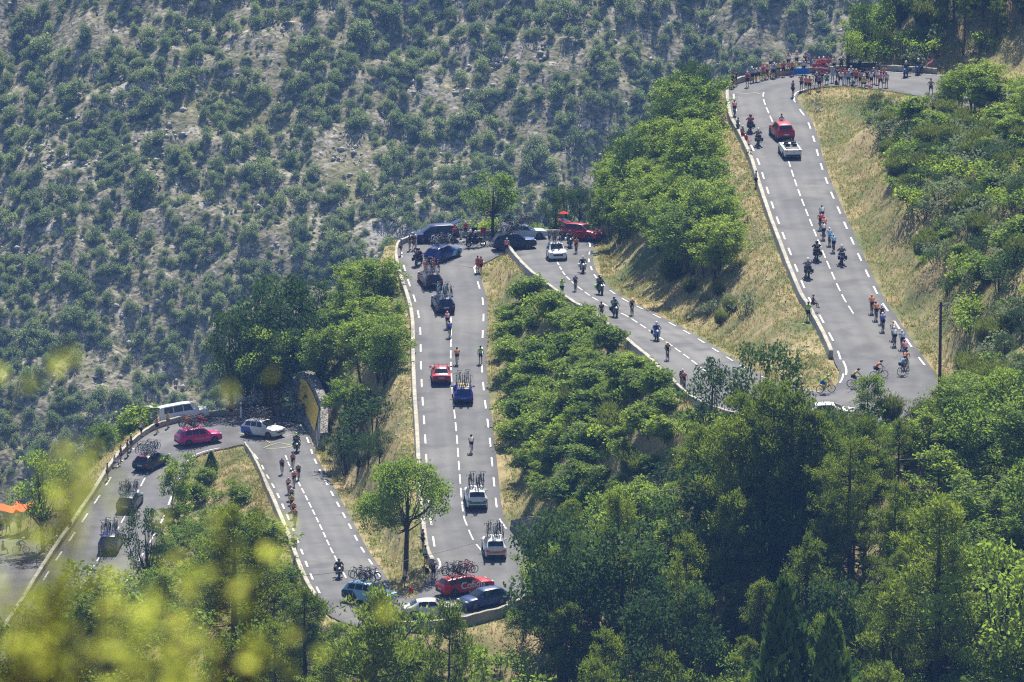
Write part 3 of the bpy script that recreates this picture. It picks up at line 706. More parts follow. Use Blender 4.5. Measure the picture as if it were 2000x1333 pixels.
for i, (u, vt, y, wd) in enumerate(((1450, 765, 440, .9), (1500, 760, 437, .9), (1545, 775, 434, .9), (1590, 800, 433, .8), (1420, 830, 436, .9))):
    tree('pine%d' % (i % 3), u, vt, y, 'dense dark pine crown just below the right-hand bend', group='pines below the right-hand bend', wide=wd)
p = hit(413, 935); plant('cyp', p.x, p.y, 2.7, 'small conical evergreen on the grass inside the lower left bend', wide=1.9)
tree('rob0', 345, 890, 512, 'young spiky tree beside the road inside the lower left bend', wide=.55)
tree('oak1', 292, 990, 487, 'round dark bush hiding the left road beside the lowest team car', wide=.62)
tree('broad2', 1655, 62, 603, 'small tree at the far end of the crowd behind parked motorbikes', wide=1.1)
tree('broad1', 85, 885, 528, 'grey-green tree left of the lower left road', wide=.8)
tree('robm1', 190, 820, 545, 'green tree beyond the parapet with spectators on the lower left', wide=.9)
# woods and scrub filled in by region
VL = [(-200, 1150), (0, 1140), (100, 1130), (200, 1095), (245, 1040), (330, 1000), (345, 910), (360, 990), (450, 985), (520, 1000), (560, 1075), (600, 1130), (650, 1205), (735, 1205), (750, 1262), (900, 1262), (975, 1250), (985, 1130), (1050, 1100), (1062, 1010), (1100, 975), (1200, 930), (1330, 850), (1372, 800), (1395, 740), (1450, 710), (1520, 720), (1560, 782), (1600, 790), (1700, 800), (1800, 780), (1850, 740), (2100, 600)]
def vlim(u): return np.interp(u, [a for a, b in VL], [b for a, b in VL])
def scatter(n, xr, yr, kinds, hr, sp, label, group, cat='tree', poly=None, lim=True, m=1.2, cond=None, wide=(.8, 1.15)):
    c = 0; SZ = ['small', 'middle-sized', 'large']
    for _ in range(n*12):
        if c >= n: break
        x, y = rng.uniform(*xr), rng.uniform(*yr)
        if not offroad(x, y, m) or not free(x, y, sp) or (-23 < x < -12.5 and 530 < y < 552 and x < -11.5-(y-505)*.14+1.6): continue
        z = gz(x, y); u, v = proj(x, y, z)
        if u < -60 or u > 2060: continue
        if poly and not pip(u, v, poly): continue
        if cond and not cond(x, y, u, v): continue
        h = rng.uniform(*hr); k = kinds[int(rng.integers(len(kinds)))]
        if lim:
            hm = zof(vlim(u)+rng.uniform(2, 40), y)-z
            if hm < 1.0: continue
            h = min(h, hm)
        ut, vt = proj(x, y, z+h)
        if vt > 1345: continue
        plant(k, x, y, h, SZ[min(2, int(3*(h-hr[0])/(hr[1]-hr[0]+1e-6)))] + ' ' + KW[k.rstrip('0123456789')] + label, cat, group, rng.uniform(*wide)); placed.append((x, y, sp)); c += 1
    print(group, c)
scatter(52, (2, 50), (390, 447), ['pine0', 'pine1', 'pine2', 'pine0', 'oak0'], (8, 14), 3.6, 'tree in the dense pine forest filling the lower right', 'pines of the lower right forest', wide=(.7, 1.0), cond=lambda x, y, u, v: u > 1040 and u < 1760)
scatter(80, (2, 50), (395, 452), ['broad0', 'broad1', 'robm0', 'rob1', 'broad2', 'oak1'], (3, 8), 2.3, 'tree in the mixed lower right woods', 'leafy trees of the lower right woods', cond=lambda x, y, u, v: u > 985)
scatter(150, (26, 50), (390, 458), ['shr0', 'shr1', 'shr2', 'brm0', 'brm1', 'dshr0', 'dry', 'brm0'], (1.4, 3.0), 1.5, 'scrubby bush on the slope below the wooden pole', 'bushes on the slope below the wooden pole', 'shrub', cond=lambda x, y, u, v: u > 1560, wide=(.9, 1.4))
scatter(70, (0, 30), (395, 452), ['shr0', 'shr1', 'shr2', 'brm0', 'dshr1'], (1.2, 2.6), 1.5, 'low bush among the pines of the lower right forest', 'undergrowth of the lower right forest', 'shrub', wide=(.9, 1.4))
scatter(26, (-50, 4), (392, 441), ['pine0', 'pine1', 'robm0', 'broad0', 'broad2'], (7, 12), 3.4, 'tree below the lower bends at the bottom of the view', 'trees at the bottom left and centre', wide=(.8, 1.1))
scatter(80, (-50, 4), (395, 446), ['rob0', 'rob1', 'robm1', 'shr0', 'shr1', 'broad1'], (2, 6), 2.1, 'young tree at the bottom left', 'young trees at the bottom left', wide=(.85, 1.2))
scatter(70, (-46, 2), (412, 447), ['shr0', 'shr1', 'brm0', 'dshr0', 'shr2', 'sap0'], (1.1, 2.2), 1.4, 'low bush on the bank under the lower bends', 'bushes under the lower bends', 'shrub', wide=(.9, 1.4))
scatter(22, (-50, -33), (430, 462), ['rob0', 'robm0', 'broad1', 'rob2', 'oak0'], (6, 13), 2.4, 'green tree in the bottom left corner hiding the start of the left road', 'trees hiding the start of the left road', wide=(.8, 1.1), m=1.0)
scatter(12, (-50, -45), (478, 500), ['rob0', 'shr1', 'robm0'], (3, 5), 2.0, 'bush between the two lowest roads at the left', 'bushes between the two lowest roads', 'shrub', m=.8)
scatter(75, (-44, -12), (447, 530), ['shr0', 'shr1', 'rob1', 'robm0', 'sap1', 'dshr0', 'broad1'], (1.3, 4.5), 1.7, 'leafy bush between the two roads on the left', 'bushes between the two left roads', 'shrub', poly=[(300, 1010), (350, 965), (400, 965), (440, 985), (500, 1005), (540, 1050), (575, 1120), (600, 1190), (640, 1230), (600, 1400), (180, 1400), (230, 1110)], wide=(.9, 1.2))
scatter(170, (-4, 24), (448, 560), ['sap0', 'sap1', 'sap2', 'sap3', 'sap0', 'sap2', 'shr1', 'brm0', 'shr0', 'rob1'], (1.4, 2.9), 1.15, 'sapling in the wedge thicket right of the middle road', 'saplings in the wedge-shaped thicket', 'shrub', lim=False, m=1.6,
        poly=[(1000, 590), (1060, 580), (1100, 615), (1150, 650), (1215, 710), (1290, 775), (1340, 830), (1400, 870), (1300, 900), (1250, 960), (1180, 1000), (1100, 1010), (1075, 1000), (1050, 960), (1000, 880), (975, 800), (965, 700)], wide=(.95, 1.3))
scatter(60, (2, 30), (440, 475), ['broad0', 'shr0', 'dshr0', 'robm1', 'dshr1'], (1.6, 3.8), 1.8, 'bush below the grey-faced wall of the right-hand bend', 'bushes below the right-hand bend', 'shrub', poly=[(1060, 1000), (1200, 950), (1340, 830), (1400, 850), (1600, 900), (1600, 1050), (1060, 1200)])
grove = [(1175, 470), (1250, 515), (1330, 560), (1430, 592), (1452, 560), (1455, 470), (1440, 380), (1408, 300), (1404, 220), (1385, 200), (1300, 260), (1200, 380)]
def l4(y): return np.interp(y, [470, 503, 523, 550, 567, 585], [20, 16, 13, 9, 7, 5])
def l5(y): return np.interp(y, [500, 517, 533, 558, 577, 600], [27, 25.5, 25, 24, 23.5, 23])
scatter(46, (5, 24), (506, 600), ['rob0', 'rob1', 'rob2', 'rob3', 'robm0', 'rob0'], (4.5, 7.0), 2.5, 'bright tree in the grove between the right-hand roads', 'trees of the grove between the right-hand roads', lim=False,
        cond=lambda x, y, u, v: l4(y)+4.6+max(0, (530-y)*.1) < x < l5(y)-4.2-max(0, (535-y)*.09) and y > 512, wide=(.85, 1.1))
scatter(12, (11, 22), (578, 604), ['oak0', 'oak1', 'oak0'], (5.5, 8), 2.4, 'tree at the upper end of the grove beside the top bend', 'dark trees at the upper end of the grove', lim=False, cond=lambda x, y, u, v: l4(y)+5 < x < l5(y)-3.4, wide=(.8, 1.1))
scatter(40, (5, 24), (502, 590), ['brm0', 'brm1', 'dshr0', 'shr0', 'shr2'], (1.6, 3.0), 1.6, 'bush along the lower edge of the grove above the grassy bank', 'bushes edging the grove', 'shrub', lim=False, cond=lambda x, y, u, v: l4(y)+3.6 < x < l4(y)+6.5 and x < l5(y)-4)
scatter(40, (-30, -8), (505, 592), ['rob0', 'rob1', 'rob2', 'robm0', 'rob3'], (4.5, 7.5), 2.5, 'bright tree on the slope left of the middle road', 'trees on the slope left of the middle road', lim=False,
        cond=lambda x, y, u, v: x < np.interp(y, [500, 560, 575, 590], [-11.5, -11.5, -11, -9]) and x > np.interp(y, [505, 545, 560, 592], [-14, -19, -22, -24]) and y > 528 and u+46 < np.interp(v-60, [420, 560, 600, 700, 1000], [768, 772, 790, 812, 820]) and proj(x, y, gz(x, y)+6)[1] > np.interp(u, [600, 700, 770], [520, 475, 440]))
scatter(7, (-17, -10), (508, 535), ['oak0', 'oak1', 'dshr0'], (2.8, 5), 2.2, 'round bush above the rubble wall left of the middle road', 'dark bushes above the rubble wall', 'shrub', lim=False, cond=lambda x, y, u, v: 640 < u < 745 and v > 790)
scatter(26, (-48, -24), (535, 600), ['rob2', 'shr1', 'sap1', 'robm0', 'shr0'], (2.0, 5), 2.0, 'green bush outside the parapet of the lower left bend', 'bushes outside the lower left parapet', 'shrub', lim=False, cond=lambda x, y, u, v: (y > 556 or x < -42) and gz(x, y)+3.0 < 130-y*math.tan(PIT+math.atan((np.interp(u, [0, 60, 300, 560], [1000, 960, 800, 790])-666)/FPX)))
scatter(20, (-10, 12), (584, 605), ['shr0', 'shr1', 'brm0', 'rob1', 'shr0'], (1.5, 4), 2.0, 'bush behind the parapet of the middle bend', 'bushes behind the middle bend', 'shrub', lim=False, cond=lambda x, y, u, v: proj(x, y, gz(x, y)+3)[1] > 405)
for u in (1082, 1105, 1130, 1152, 1172): tree('oak%d' % (u % 2), u, 358+abs(u-1110)*.25, 590+(u % 5), 'dark conical tree behind the dark red car at the middle bend', group='dark trees behind the red car', wide=.62)
scatter(290, (29, 56), (462, 586), ['shr0', 'shr1', 'brm0', 'brm1', 'dshr0', 'shr2', 'sap1', 'dshr1', 'shr0', 'oak0', 'shr2'], (1.1, 2.9), 1.1, 'bush on the hillside right of the upper road', 'bushes on the hillside right of the upper road', 'shrub', lim=False,
        poly=[(1680, 215), (1700, 190), (1760, 215), (1850, 225), (2060, 270), (2060, 800), (1880, 760), (1870, 640), (1850, 560), (1800, 520), (1790, 440), (1750, 380), (1725, 300)], wide=(1, 1.4),
        cond=lambda x, y, u, v: x > np.interp(y, [455, 480, 500, 540, 580], [35.5, 36, 36.5, 36.5, 36]) and proj(x, y, gz(x, y)+2.5)[1] > np.interp(u, [1660, 1700, 1800, 1900, 2000], [185, 178, 190, 130, 120]))
scatter(28, (41, 54), (535, 585), ['rob0', 'rob2', 'robm0', 'rob3'], (3.5, 5.5), 2.2, 'young tree in front of the top road at the right edge', 'young trees in front of the top road', lim=False, cond=lambda x, y, u, v: u > 1840 and v > 200 and proj(x, y, gz(x, y)+4.5)[1] > 100)
scatter(60, (46, 62), (602, 640), ['pine0', 'pine1', 'oak0', 'pine2', 'oak1', 'oak0'], (3.5, 7), 1.9, 'tree in the shaded stand at the top right corner', 'dark pines at the top right', lim=False, cond=lambda x, y, u, v: u > 1840)
scatter(22, (38, 50), (604, 640), ['oak0', 'oak1', 'broad0', 'broad1'], (4.5, 7), 2.4, 'tree on the hillside above the top bend', 'trees above the top bend', lim=False, cond=lambda x, y, u, v: u > 1690 and y > 609)
scatter(90, (38, 62), (602, 630), ['shr0', 'dshr0', 'brm0', 'shr2', 'brm1', 'shr1'], (1.3, 3.0), 1.3, 'bush on the dry bank above the top bend', 'bushes above the top bend', 'shrub', lim=False)
scatter(50, (29, 50), (440, 470), ['shr0', 'shr1', 'brm0', 'brm1', 'shr2', 'dry'], (1.0, 2.4), 1.4, 'bush around the foot of the wooden pole', 'bushes around the wooden pole', 'shrub', cond=lambda x, y, u, v: (u > 1800 or v > 800) and u > 1590, wide=(1, 1.4))
# ---------------------------------------------------------------- scrub of the mountainside
LM_f = LM['far']
for i in range(4):
    g = np.random.default_rng(90+i); bl = []
    for q in range(9):
        a = g.random()*6.28; rd = 1.5*math.sqrt(g.random()); bl.append(((math.cos(a)*rd, math.sin(a)*rd, .9+2.2*g.random()*(1-rd/2.6)), .8+.5*g.random()))
    cb = MBuf(); cb.add(*cloud(g, bl, 120, .30, .21, .35, .95, .2)); tb = MBuf(); tb.tube([(0, 0, -1), (0, 0, 1.5)], [.18, .1], 5)
    PROTO['far%d' % i] = dict(name='scrub_oak', h=3.6, t=tb.mesh('scrub_trunk', M_bark), c=cb.mesh('scrub_crown', LM_f))
ROCKP = [(1010, 120, 120, 28), (900, 180, 40, 16), (230, 600, 22, 60), (205, 745, 55, 30), (490, 500, 70, 40), (20, 965, 60, 40), (1240, 70, 70, 18), (640, 330, 40, 20), (380, 250, 45, 18), (60, 330, 50, 22), (1160, 330, 30, 20), (560, 60, 60, 14), (120, 480, 30, 25)]
def rockw(u, v):
    r = 0
    for a, b, c, d in ROCKP: r = r+np.exp(-(((u-a)/c)**2+((v-b+.25*(u-a))/d)**2))
    return r
fb = []
for _ in range(80000):
    x, y = rng.uniform(-165, 150), rng.uniform(880, 1400)
    if rng.random() < .0: continue
    u_, v_ = proj(x, y, float(mount(np.array(x), np.array(y))))
    if not (-80 < u_ < 2080 and -60 < v_ < 1100): continue
    dn = float(fbm(np.array(x/26.), np.array(y/26.), 3, 60)); lowd = (v_/1000.)*.28
    if dn+lowd < -.12 and rng.random() < .80: continue
    if rng.random() > .85+lowd or rng.random() < rockw(u_, v_)*1.1: continue
    s = (.12+.66*rng.random()**2.0+(.6*rng.random() if rng.random() < .06 else 0))*(1+.3*lowd)
    fb.append((x, y, float(mount(np.array(x), np.array(y))), s, u_, v_))
# thin by spacing on a grid
cell = {}; keep = []
for q in fb:
    k = (int(q[0]//1), int(q[1]//1)); ok = True; r_ = 1.55*q[3]
    for a in range(-2, 3):
        for b in range(-2, 3):
            for o_ in cell.get((k[0]+a, k[1]+b), []):
                if (o_[0]-q[0])**2+(o_[1]-q[1])**2 < ((r_+o_[2])*.52)**2: ok = False
    if ok: cell.setdefault(k, []).append((q[0], q[1], r_)); keep.append(q)
keep.sort(key=lambda q: -q[3])
hidden = lambda q: False
print('far scrub', len(keep))
for q in keep[:290]:
    x, y, z, s = q[:4]; k = 'far%d' % int(rng.integers(4)); p = PROTO[k]
    zn = ('left', 'centre', 'right')[min(2, int(max(0, q[4])//667))]+' of the '+('top', 'upper middle', 'lower middle', 'lowest')[min(3, int(max(0, q[5])//240))]
    e = obj('scrub_oak', p['c'], label=('broad' if s > 1.35 else 'rounded')+' scrub oak on the far mountainside, '+zn+' part', cat='shrub', group='scrub oaks on the mountainside')
    e.location = (x, y, z-.3); e.rotation_euler = (0, 0, rng.random()*6.28); e.scale = (s*rng.uniform(.9, 1.15), s*rng.uniform(.9, 1.15), s*rng.uniform(.75, 1.15))
def gn_scatter(name, pts, scl, srcs, label=None):
    """one object that instances foliage on points (uncountable growth)"""
    root = None
    for j, src in enumerate(srcs):
        sel = [i for i in range(len(pts)) if i % len(srcs) == j]
        VS = np.array([pts[i] for i in sel]); me = bpy.data.meshes.new(name); me.vertices.add(len(sel)); me.vertices.foreach_set('co', VS.astype(np.float32).ravel())
        at = me.attributes.new('scl', 'FLOAT_VECTOR', 'POINT'); at.data.foreach_set('vector', np.array([scl[i] for i in sel], dtype=np.float32).ravel())
        ar = me.attributes.new('rot', 'FLOAT_VECTOR', 'POINT'); ar.data.foreach_set('vector', np.stack([np.zeros(len(sel)), np.zeros(len(sel)), rng.random(len(sel))*6.28], 1).astype(np.float32).ravel())
        ng = bpy.data.node_groups.new(name, 'GeometryNodeTree'); ng.interface.new_socket('Geometry', in_out='INPUT', socket_type='NodeSocketGeometry'); ng.interface.new_socket('Geometry', in_out='OUTPUT', socket_type='NodeSocketGeometry')
        N = ng.nodes; gi = N.new('NodeGroupInput'); go = N.new('NodeGroupOutput'); ip = N.new('GeometryNodeInstanceOnPoints'); oi = N.new('GeometryNodeObjectInfo'); oi.inputs['Object'].default_value = src
        a1 = N.new('GeometryNodeInputNamedAttribute'); a1.data_type = 'FLOAT_VECTOR'; a1.inputs[0].default_value = 'scl'
        a2 = N.new('GeometryNodeInputNamedAttribute'); a2.data_type = 'FLOAT_VECTOR'; a2.inputs[0].default_value = 'rot'
        L = ng.links; L.new(gi.outputs[0], ip.inputs['Points']); L.new(oi.outputs['Geometry'], ip.inputs['Instance']); L.new(a1.outputs[0], ip.inputs['Scale']); L.new(a2.outputs[0], ip.inputs['Rotation']); L.new(ip.outputs[0], go.inputs[0])
        o = obj(name, me, parent=root, label=label if root is None else None, kind='stuff')
        if root is None: tag(o, cat='scrub'); root = o
        md = o.modifiers.new('scatter', 'NODES'); md.node_group = ng
    return root
firsts = {}
for o in SC.objects:
    if o.name.startswith('scrub_oak') and o.data.name not in firsts: firsts[o.data.name] = o
rest = keep[290:]
gn_scatter('mountain_scrub', [(q[0], q[1], q[2]-.2) for q in rest], [(q[3]*rng.uniform(.85, 1.2), q[3]*rng.uniform(.85, 1.2), q[3]*rng.uniform(.75, 1.25)) for q in rest], list(firsts.values()), 'mass of smaller scrub covering the mountainside across the valley')
# ---------------------------------------------------------------- dry grass and stones of the near slopes
def tufts(n, xr, yr, hgt, wid, nm, mat, label, cond=None):
    x = rng.uniform(*xr, n); y = rng.uniform(*yr, n); ok = ~onroad(x, y)
    if cond is not None: ok &= cond(x, y)
    x, y = x[ok], y[ok]; z = hz(x, y); k = len(x); T = 4
    C = np.repeat(np.stack([x, y, z], 1), T, 0)+np.c_[rng.normal(size=(k*T, 2))*.10, np.zeros(k*T)]
    D = rdir(rng, k*T, 2.2); hh = hgt*(.4+.9*rng.random(k*T)); U = perp(rng, D); U[:, 2] *= .3
    V = np.stack([C-U*wid, C+U*wid, C+D*hh[:, None]], 1).reshape(-1, 3)
    o = obj(nm, mesh(nm, V, np.arange(len(V)).reshape(-1, 3), mat), label=label, cat='grass', kind='stuff'); return o
nearroad = mask.copy()
for _ in range(4): nearroad = nearroad | np.roll(nearroad, 1, 0) | np.roll(nearroad, -1, 0) | np.roll(nearroad, 1, 1) | np.roll(nearroad, -1, 1)
def near_road(x, y): return nearroad[np.clip(((y-Y0)/GS+.5).astype(int), 0, ny-1), np.clip(((x-X0)/GS+.5).astype(int), 0, nx-1)]
M_straw = leaf_mat('straw_blades', (.20, .165, .07), (.50, .42, .22), .3)
M_green = leaf_mat('green_blades', (.07, .12, .02), (.20, .26, .06), .35)
tufts(90000, (-48, 54), (440, 612), .34, .030, 'dry_grass', M_straw, 'straw-coloured dry grass on the banks between the roads', lambda x, y: fbm(x/7, y/11, 3, 70) > -.28)
tufts(90000, (-48, 54), (440, 612), .30, .030, 'green_grass', M_green, 'fresh green grass in patches on the road banks', lambda x, y: (fbm(x/6, y/9, 3, 80) > .02) | near_road(x, y))
tufts(45000, (-48, 54), (440, 612), .22, .06, 'low_weeds', LM['olive'], 'low dark weeds scattered over the banks', lambda x, y: fbm(x/4, y/5, 3, 95) > .1)
def stones(n, xr, yr, sz, mat, label, cond=None, zf=hz, test=True):
    x = rng.uniform(*xr, n); y = rng.uniform(*yr, n); ok = ~onroad(x, y) if test else np.ones(n, bool)
    if cond is not None: ok &= cond(x, y)
    x, y = x[ok], y[ok]; z = zf(x, y); k = len(x)
    ico = np.array([(1, 0, 0), (-1, 0, 0), (0, 1, 0), (0, -1, 0), (0, 0, 1), (0, 0, -1)], float); fc = np.array([(0, 2, 4), (2, 1, 4), (1, 3, 4), (3, 0, 4), (2, 0, 5), (1, 2, 5), (3, 1, 5), (0, 3, 5)])
    s = sz*(.35+rng.random(k)**3*1.3); V = ico[None]*(.6+.6*rng.random((k, 6, 1)))*np.stack([s, s*.9, s*.6], 1)[:, None, :]
    a = rng.random(k)*6.28; ca, sa = np.cos(a)[:, None], np.sin(a)[:, None]; V = np.stack([V[..., 0]*ca-V[..., 1]*sa, V[..., 0]*sa+V[..., 1]*ca, V[..., 2]], -1)
    V = V+np.stack([x, y, z], 1)[:, None, :]; F = (fc[None]+6*np.arange(k)[:, None, None]).reshape(-1, 3)
    return obj('loose_stones', mesh('loose_stones', V.reshape(-1, 3), F, mat), label=label, cat='stones', kind='stuff')
M_rock = ramp_mat('limestone', 1.5, [(.3, (.30, .28, .24)), (.7, (.55, .52, .46))], .95)
def near_wall(x, y):
    a = np.abs(x-np.interp(y, [467, 505, 548, 570], [-7.8, -10.1, -10.8, -12.5])) < 1.3
    b = np.abs(x-(l5(y)-1.8)) < 1.0; c = np.abs(x-(np.interp(y, [466, 500, 540], [-12.9, -16.5, -22])-4.0)) < .6
    return (a & (y < 568) & (y > 466)) | (b & (y > 470)) | (fbm(x/3, y/3, 3, 77) > .42)
stones(26000, (-46, 52), (440, 612), .16, M_rock, 'pale limestone rubble along the foot of the walls and on the banks', near_wall)
stones(90000, (-160, 150), (900, 1400), .55, M_rock, 'pale limestone boulders and scree on the mountainside', lambda x, y: (fbm(x/26, y/26, 3, 60)+.8*fbm(x/60, y/60, 2, 61) < -.30) | (rockw(*proj(x, y, mount(x, y))) > .35+.5*rng.random(len(x))) | (rng.random(len(x)) < .10), zf=mount, test=False)
# ---------------------------------------------------------------- the viewpoint: ground below the camera and the bush in front of it
gv, gf = [], []
prof = [(-40, 128.6), (3.0, 128.25), (7.2, 127.2), (11, 125.8), (13, 122), (30, 96), (80, 55), (160, 12), (300, -45)]
for i, xx in enumerate(np.linspace(-60, 60, 61)):
    for y_, z_ in prof: gv.append((xx, y_, z_+.18*math.sin(xx*1.3+y_)-max(0, abs(xx)-12)*.25))
m = len(prof)
for i in range(60):
    for j in range(m-1): gf.append((m*i+j, m*(i+1)+j, m*(i+1)+j+1, m*i+j+1))
obj('viewpoint_slope', mesh('viewpoint_slope', gv, gf, M_ground, smooth=True), kind='structure')
M_fg = LM['yellow']
def twig_bush(cl, base, label, dens=1.0):
    g = np.random.default_rng(int(base[0]*100)+400); tb, cb = MBuf(), MBuf()
    b0 = np.array(base); VS = []
    for (u, v, dd, ru, rv, k) in cl:
        r = ray(u, v)*dd; c = np.array([r[0], r[1], CZ+r[2]]); sc = dd/FPX
        tb.tube([b0, b0+(c-b0)*[.3, .3, .6], c+[0, 0, -.02]], [.006, .004, .0015], 5)
        k = int(k*dens); P = g.normal(size=(k, 3))*np.array([ru*sc, .12, rv*sc])*.6+c
        D = rdir(g, k, .2); VS.append(quads(P, D, perp(g, D), .030*(.7+.6*g.random(k)), .018*(.7+.6*g.random(k)))[0])
        for p_ in P[:k//2]: tb.tube([c+[0, 0, -.02], p_], [.0012, .0006], 3)
    V = np.vstack(VS); cb.add(V, np.arange(len(V)).reshape(-1, 4))
    e = empty('leafy_bush', tuple(base), 0, label, 'bush'); t = obj('stem', tb.mesh('twigs', M_bark), e); f = obj('foliage', cb.mesh('twig_leaves', M_fg), e)
    for o in (t, f): o.location = tuple(-b0)
gq = np.random.default_rng(12); CL1, CL2 = [], []
for u, v, n_, su, sv in ((60, 1000, 5, 60, 40), (160, 955, 10, 50, 30), (110, 1080, 7, 70, 30), (60, 1200, 19, 90, 40), (200, 1210, 12, 80, 40), (90, 1290, 32, 140, 40), (290, 1270, 16, 90, 45), (25, 760, 1, 8, 6), (130, 692, 1, 8, 4)):
    for _ in range(n_): CL1.append((u+su*gq.normal(), v+sv*gq.normal(), 8.0+1.8*gq.random(), 34, 24, int(gq.integers(2, 6))))
for u, v, n_, su, sv in ((350, 1110, 3, 40, 25), (460, 1095, 4, 60, 30), (370, 1020, 2, 40, 20), (560, 1040, 1, 30, 20), (470, 1240, 5, 60, 45), (360, 1300, 5, 70, 30), (600, 1300, 3, 50, 25), (500, 715, 2, 18, 8), (440, 770, 1, 10, 6), (640, 1085, 1, 20, 10), (780, 1160, 1, 10, 5)):
    for _ in range(n_): CL2.append((u+su*gq.normal(), v+sv*gq.normal(), 8.6+1.4*gq.random(), 26, 18, int(gq.integers(1, 4))))
twig_bush(CL1, (-.95, 8.7, 126.4), 'blurred yellow-green leaves close to the camera, thickest in the bottom left corner')
twig_bush(CL2, (-.50, 9.2, 126.2), 'blurred yellow-green twigs close to the camera, scattered right of the bottom left corner')

for u, vt, y, k, wd in ((1585, 785, 452, 'shr0', 1.2), (1612, 790, 450, 'brm0', 1.3), (1640, 783, 452, 'shr2', 1.2), (1668, 790, 453, 'shr0', 1.2), (1700, 775, 455, 'shr1', 1.0), (1740, 765, 456, 'brm1', 1.0), (1790, 760, 457, 'shr2', 1.0)):
    tree(k, u, vt, y, 'bush hiding the lower edge of the right-hand bend', 'shrub', 'bushes along the lower edge of the right-hand bend', wd)
tree('robm1', 1700, 722, 456, 'sparse thin-leaved shrub in front of the side-on riders', 'shrub', wide=.8)
for u, vt, y in ((1078, 1000, 470), (1095, 1020, 466), (1090, 1060, 460), (1072, 985, 474), (1108, 990, 468)):
    tree('dshr%d' % (u % 2), u-14, vt+6, y-1, 'dark ivy-covered bush on the rubble wall of the lower middle bend', 'shrub', 'dark bushes on the lower middle rubble wall', .9)
# ---------------------------------------------------------------- people
COL = dict(R=(.58,.02,.02), N=(.012,.02,.07), W=(.78,.78,.76), K=(.014,.014,.016), B=(.03,.12,.48), L=(.22,.48,.75), O=(.78,.20,.03), P=(.75,.25,.36), Y=(.75,.56,.05),
           G=(.30,.78,.06), T=(.02,.28,.26), E=(.24,.25,.28), H=(.20,.19,.11), M=(.12,.07,.04), S=(.42,.25,.17), D=(.05,.05,.06), J=(.35,.6,.45), X=(.02,.045,.02))
M_skin = plain('skin', (.42, .25, .17), .6)
def skin_mesh(name, J, Ed, root, mat, sub=1):
    """grow one continuous surface on a skeleton; J: name -> (point, radius or (rx, ry))"""
    ks = list(J); me = bpy.data.meshes.new(name); me.from_pydata([J[k][0] for k in ks], [(ks.index(a), ks.index(b)) for a, b in Ed], [])
    o = bpy.data.objects.new('tmp', me); SC.collection.objects.link(o)
    sk = o.modifiers.new('s', 'SKIN'); sk.use_smooth_shade = True
    if not me.skin_vertices: return None
    for i, k in enumerate(ks):
        r = J[k][1]; me.skin_vertices[0].data[i].radius = r if isinstance(r, tuple) else (r, r); me.skin_vertices[0].data[i].use_root = (k == root)
    if sub:
        s2 = o.modifiers.new('u', 'SUBSURF'); s2.levels = sub
    dg = bpy.context.evaluated_depsgraph_get(); dg.update(); out = bpy.data.meshes.new_from_object(o.evaluated_get(dg)); out.name = name
    bpy.data.objects.remove(o); out.materials.clear(); out.materials.append(mat); return out
def mir(p): return (-p[0], p[1], p[2])
def lerp(a, b, t): return tuple(a[i]+(b[i]-a[i])*t for i in range(3))
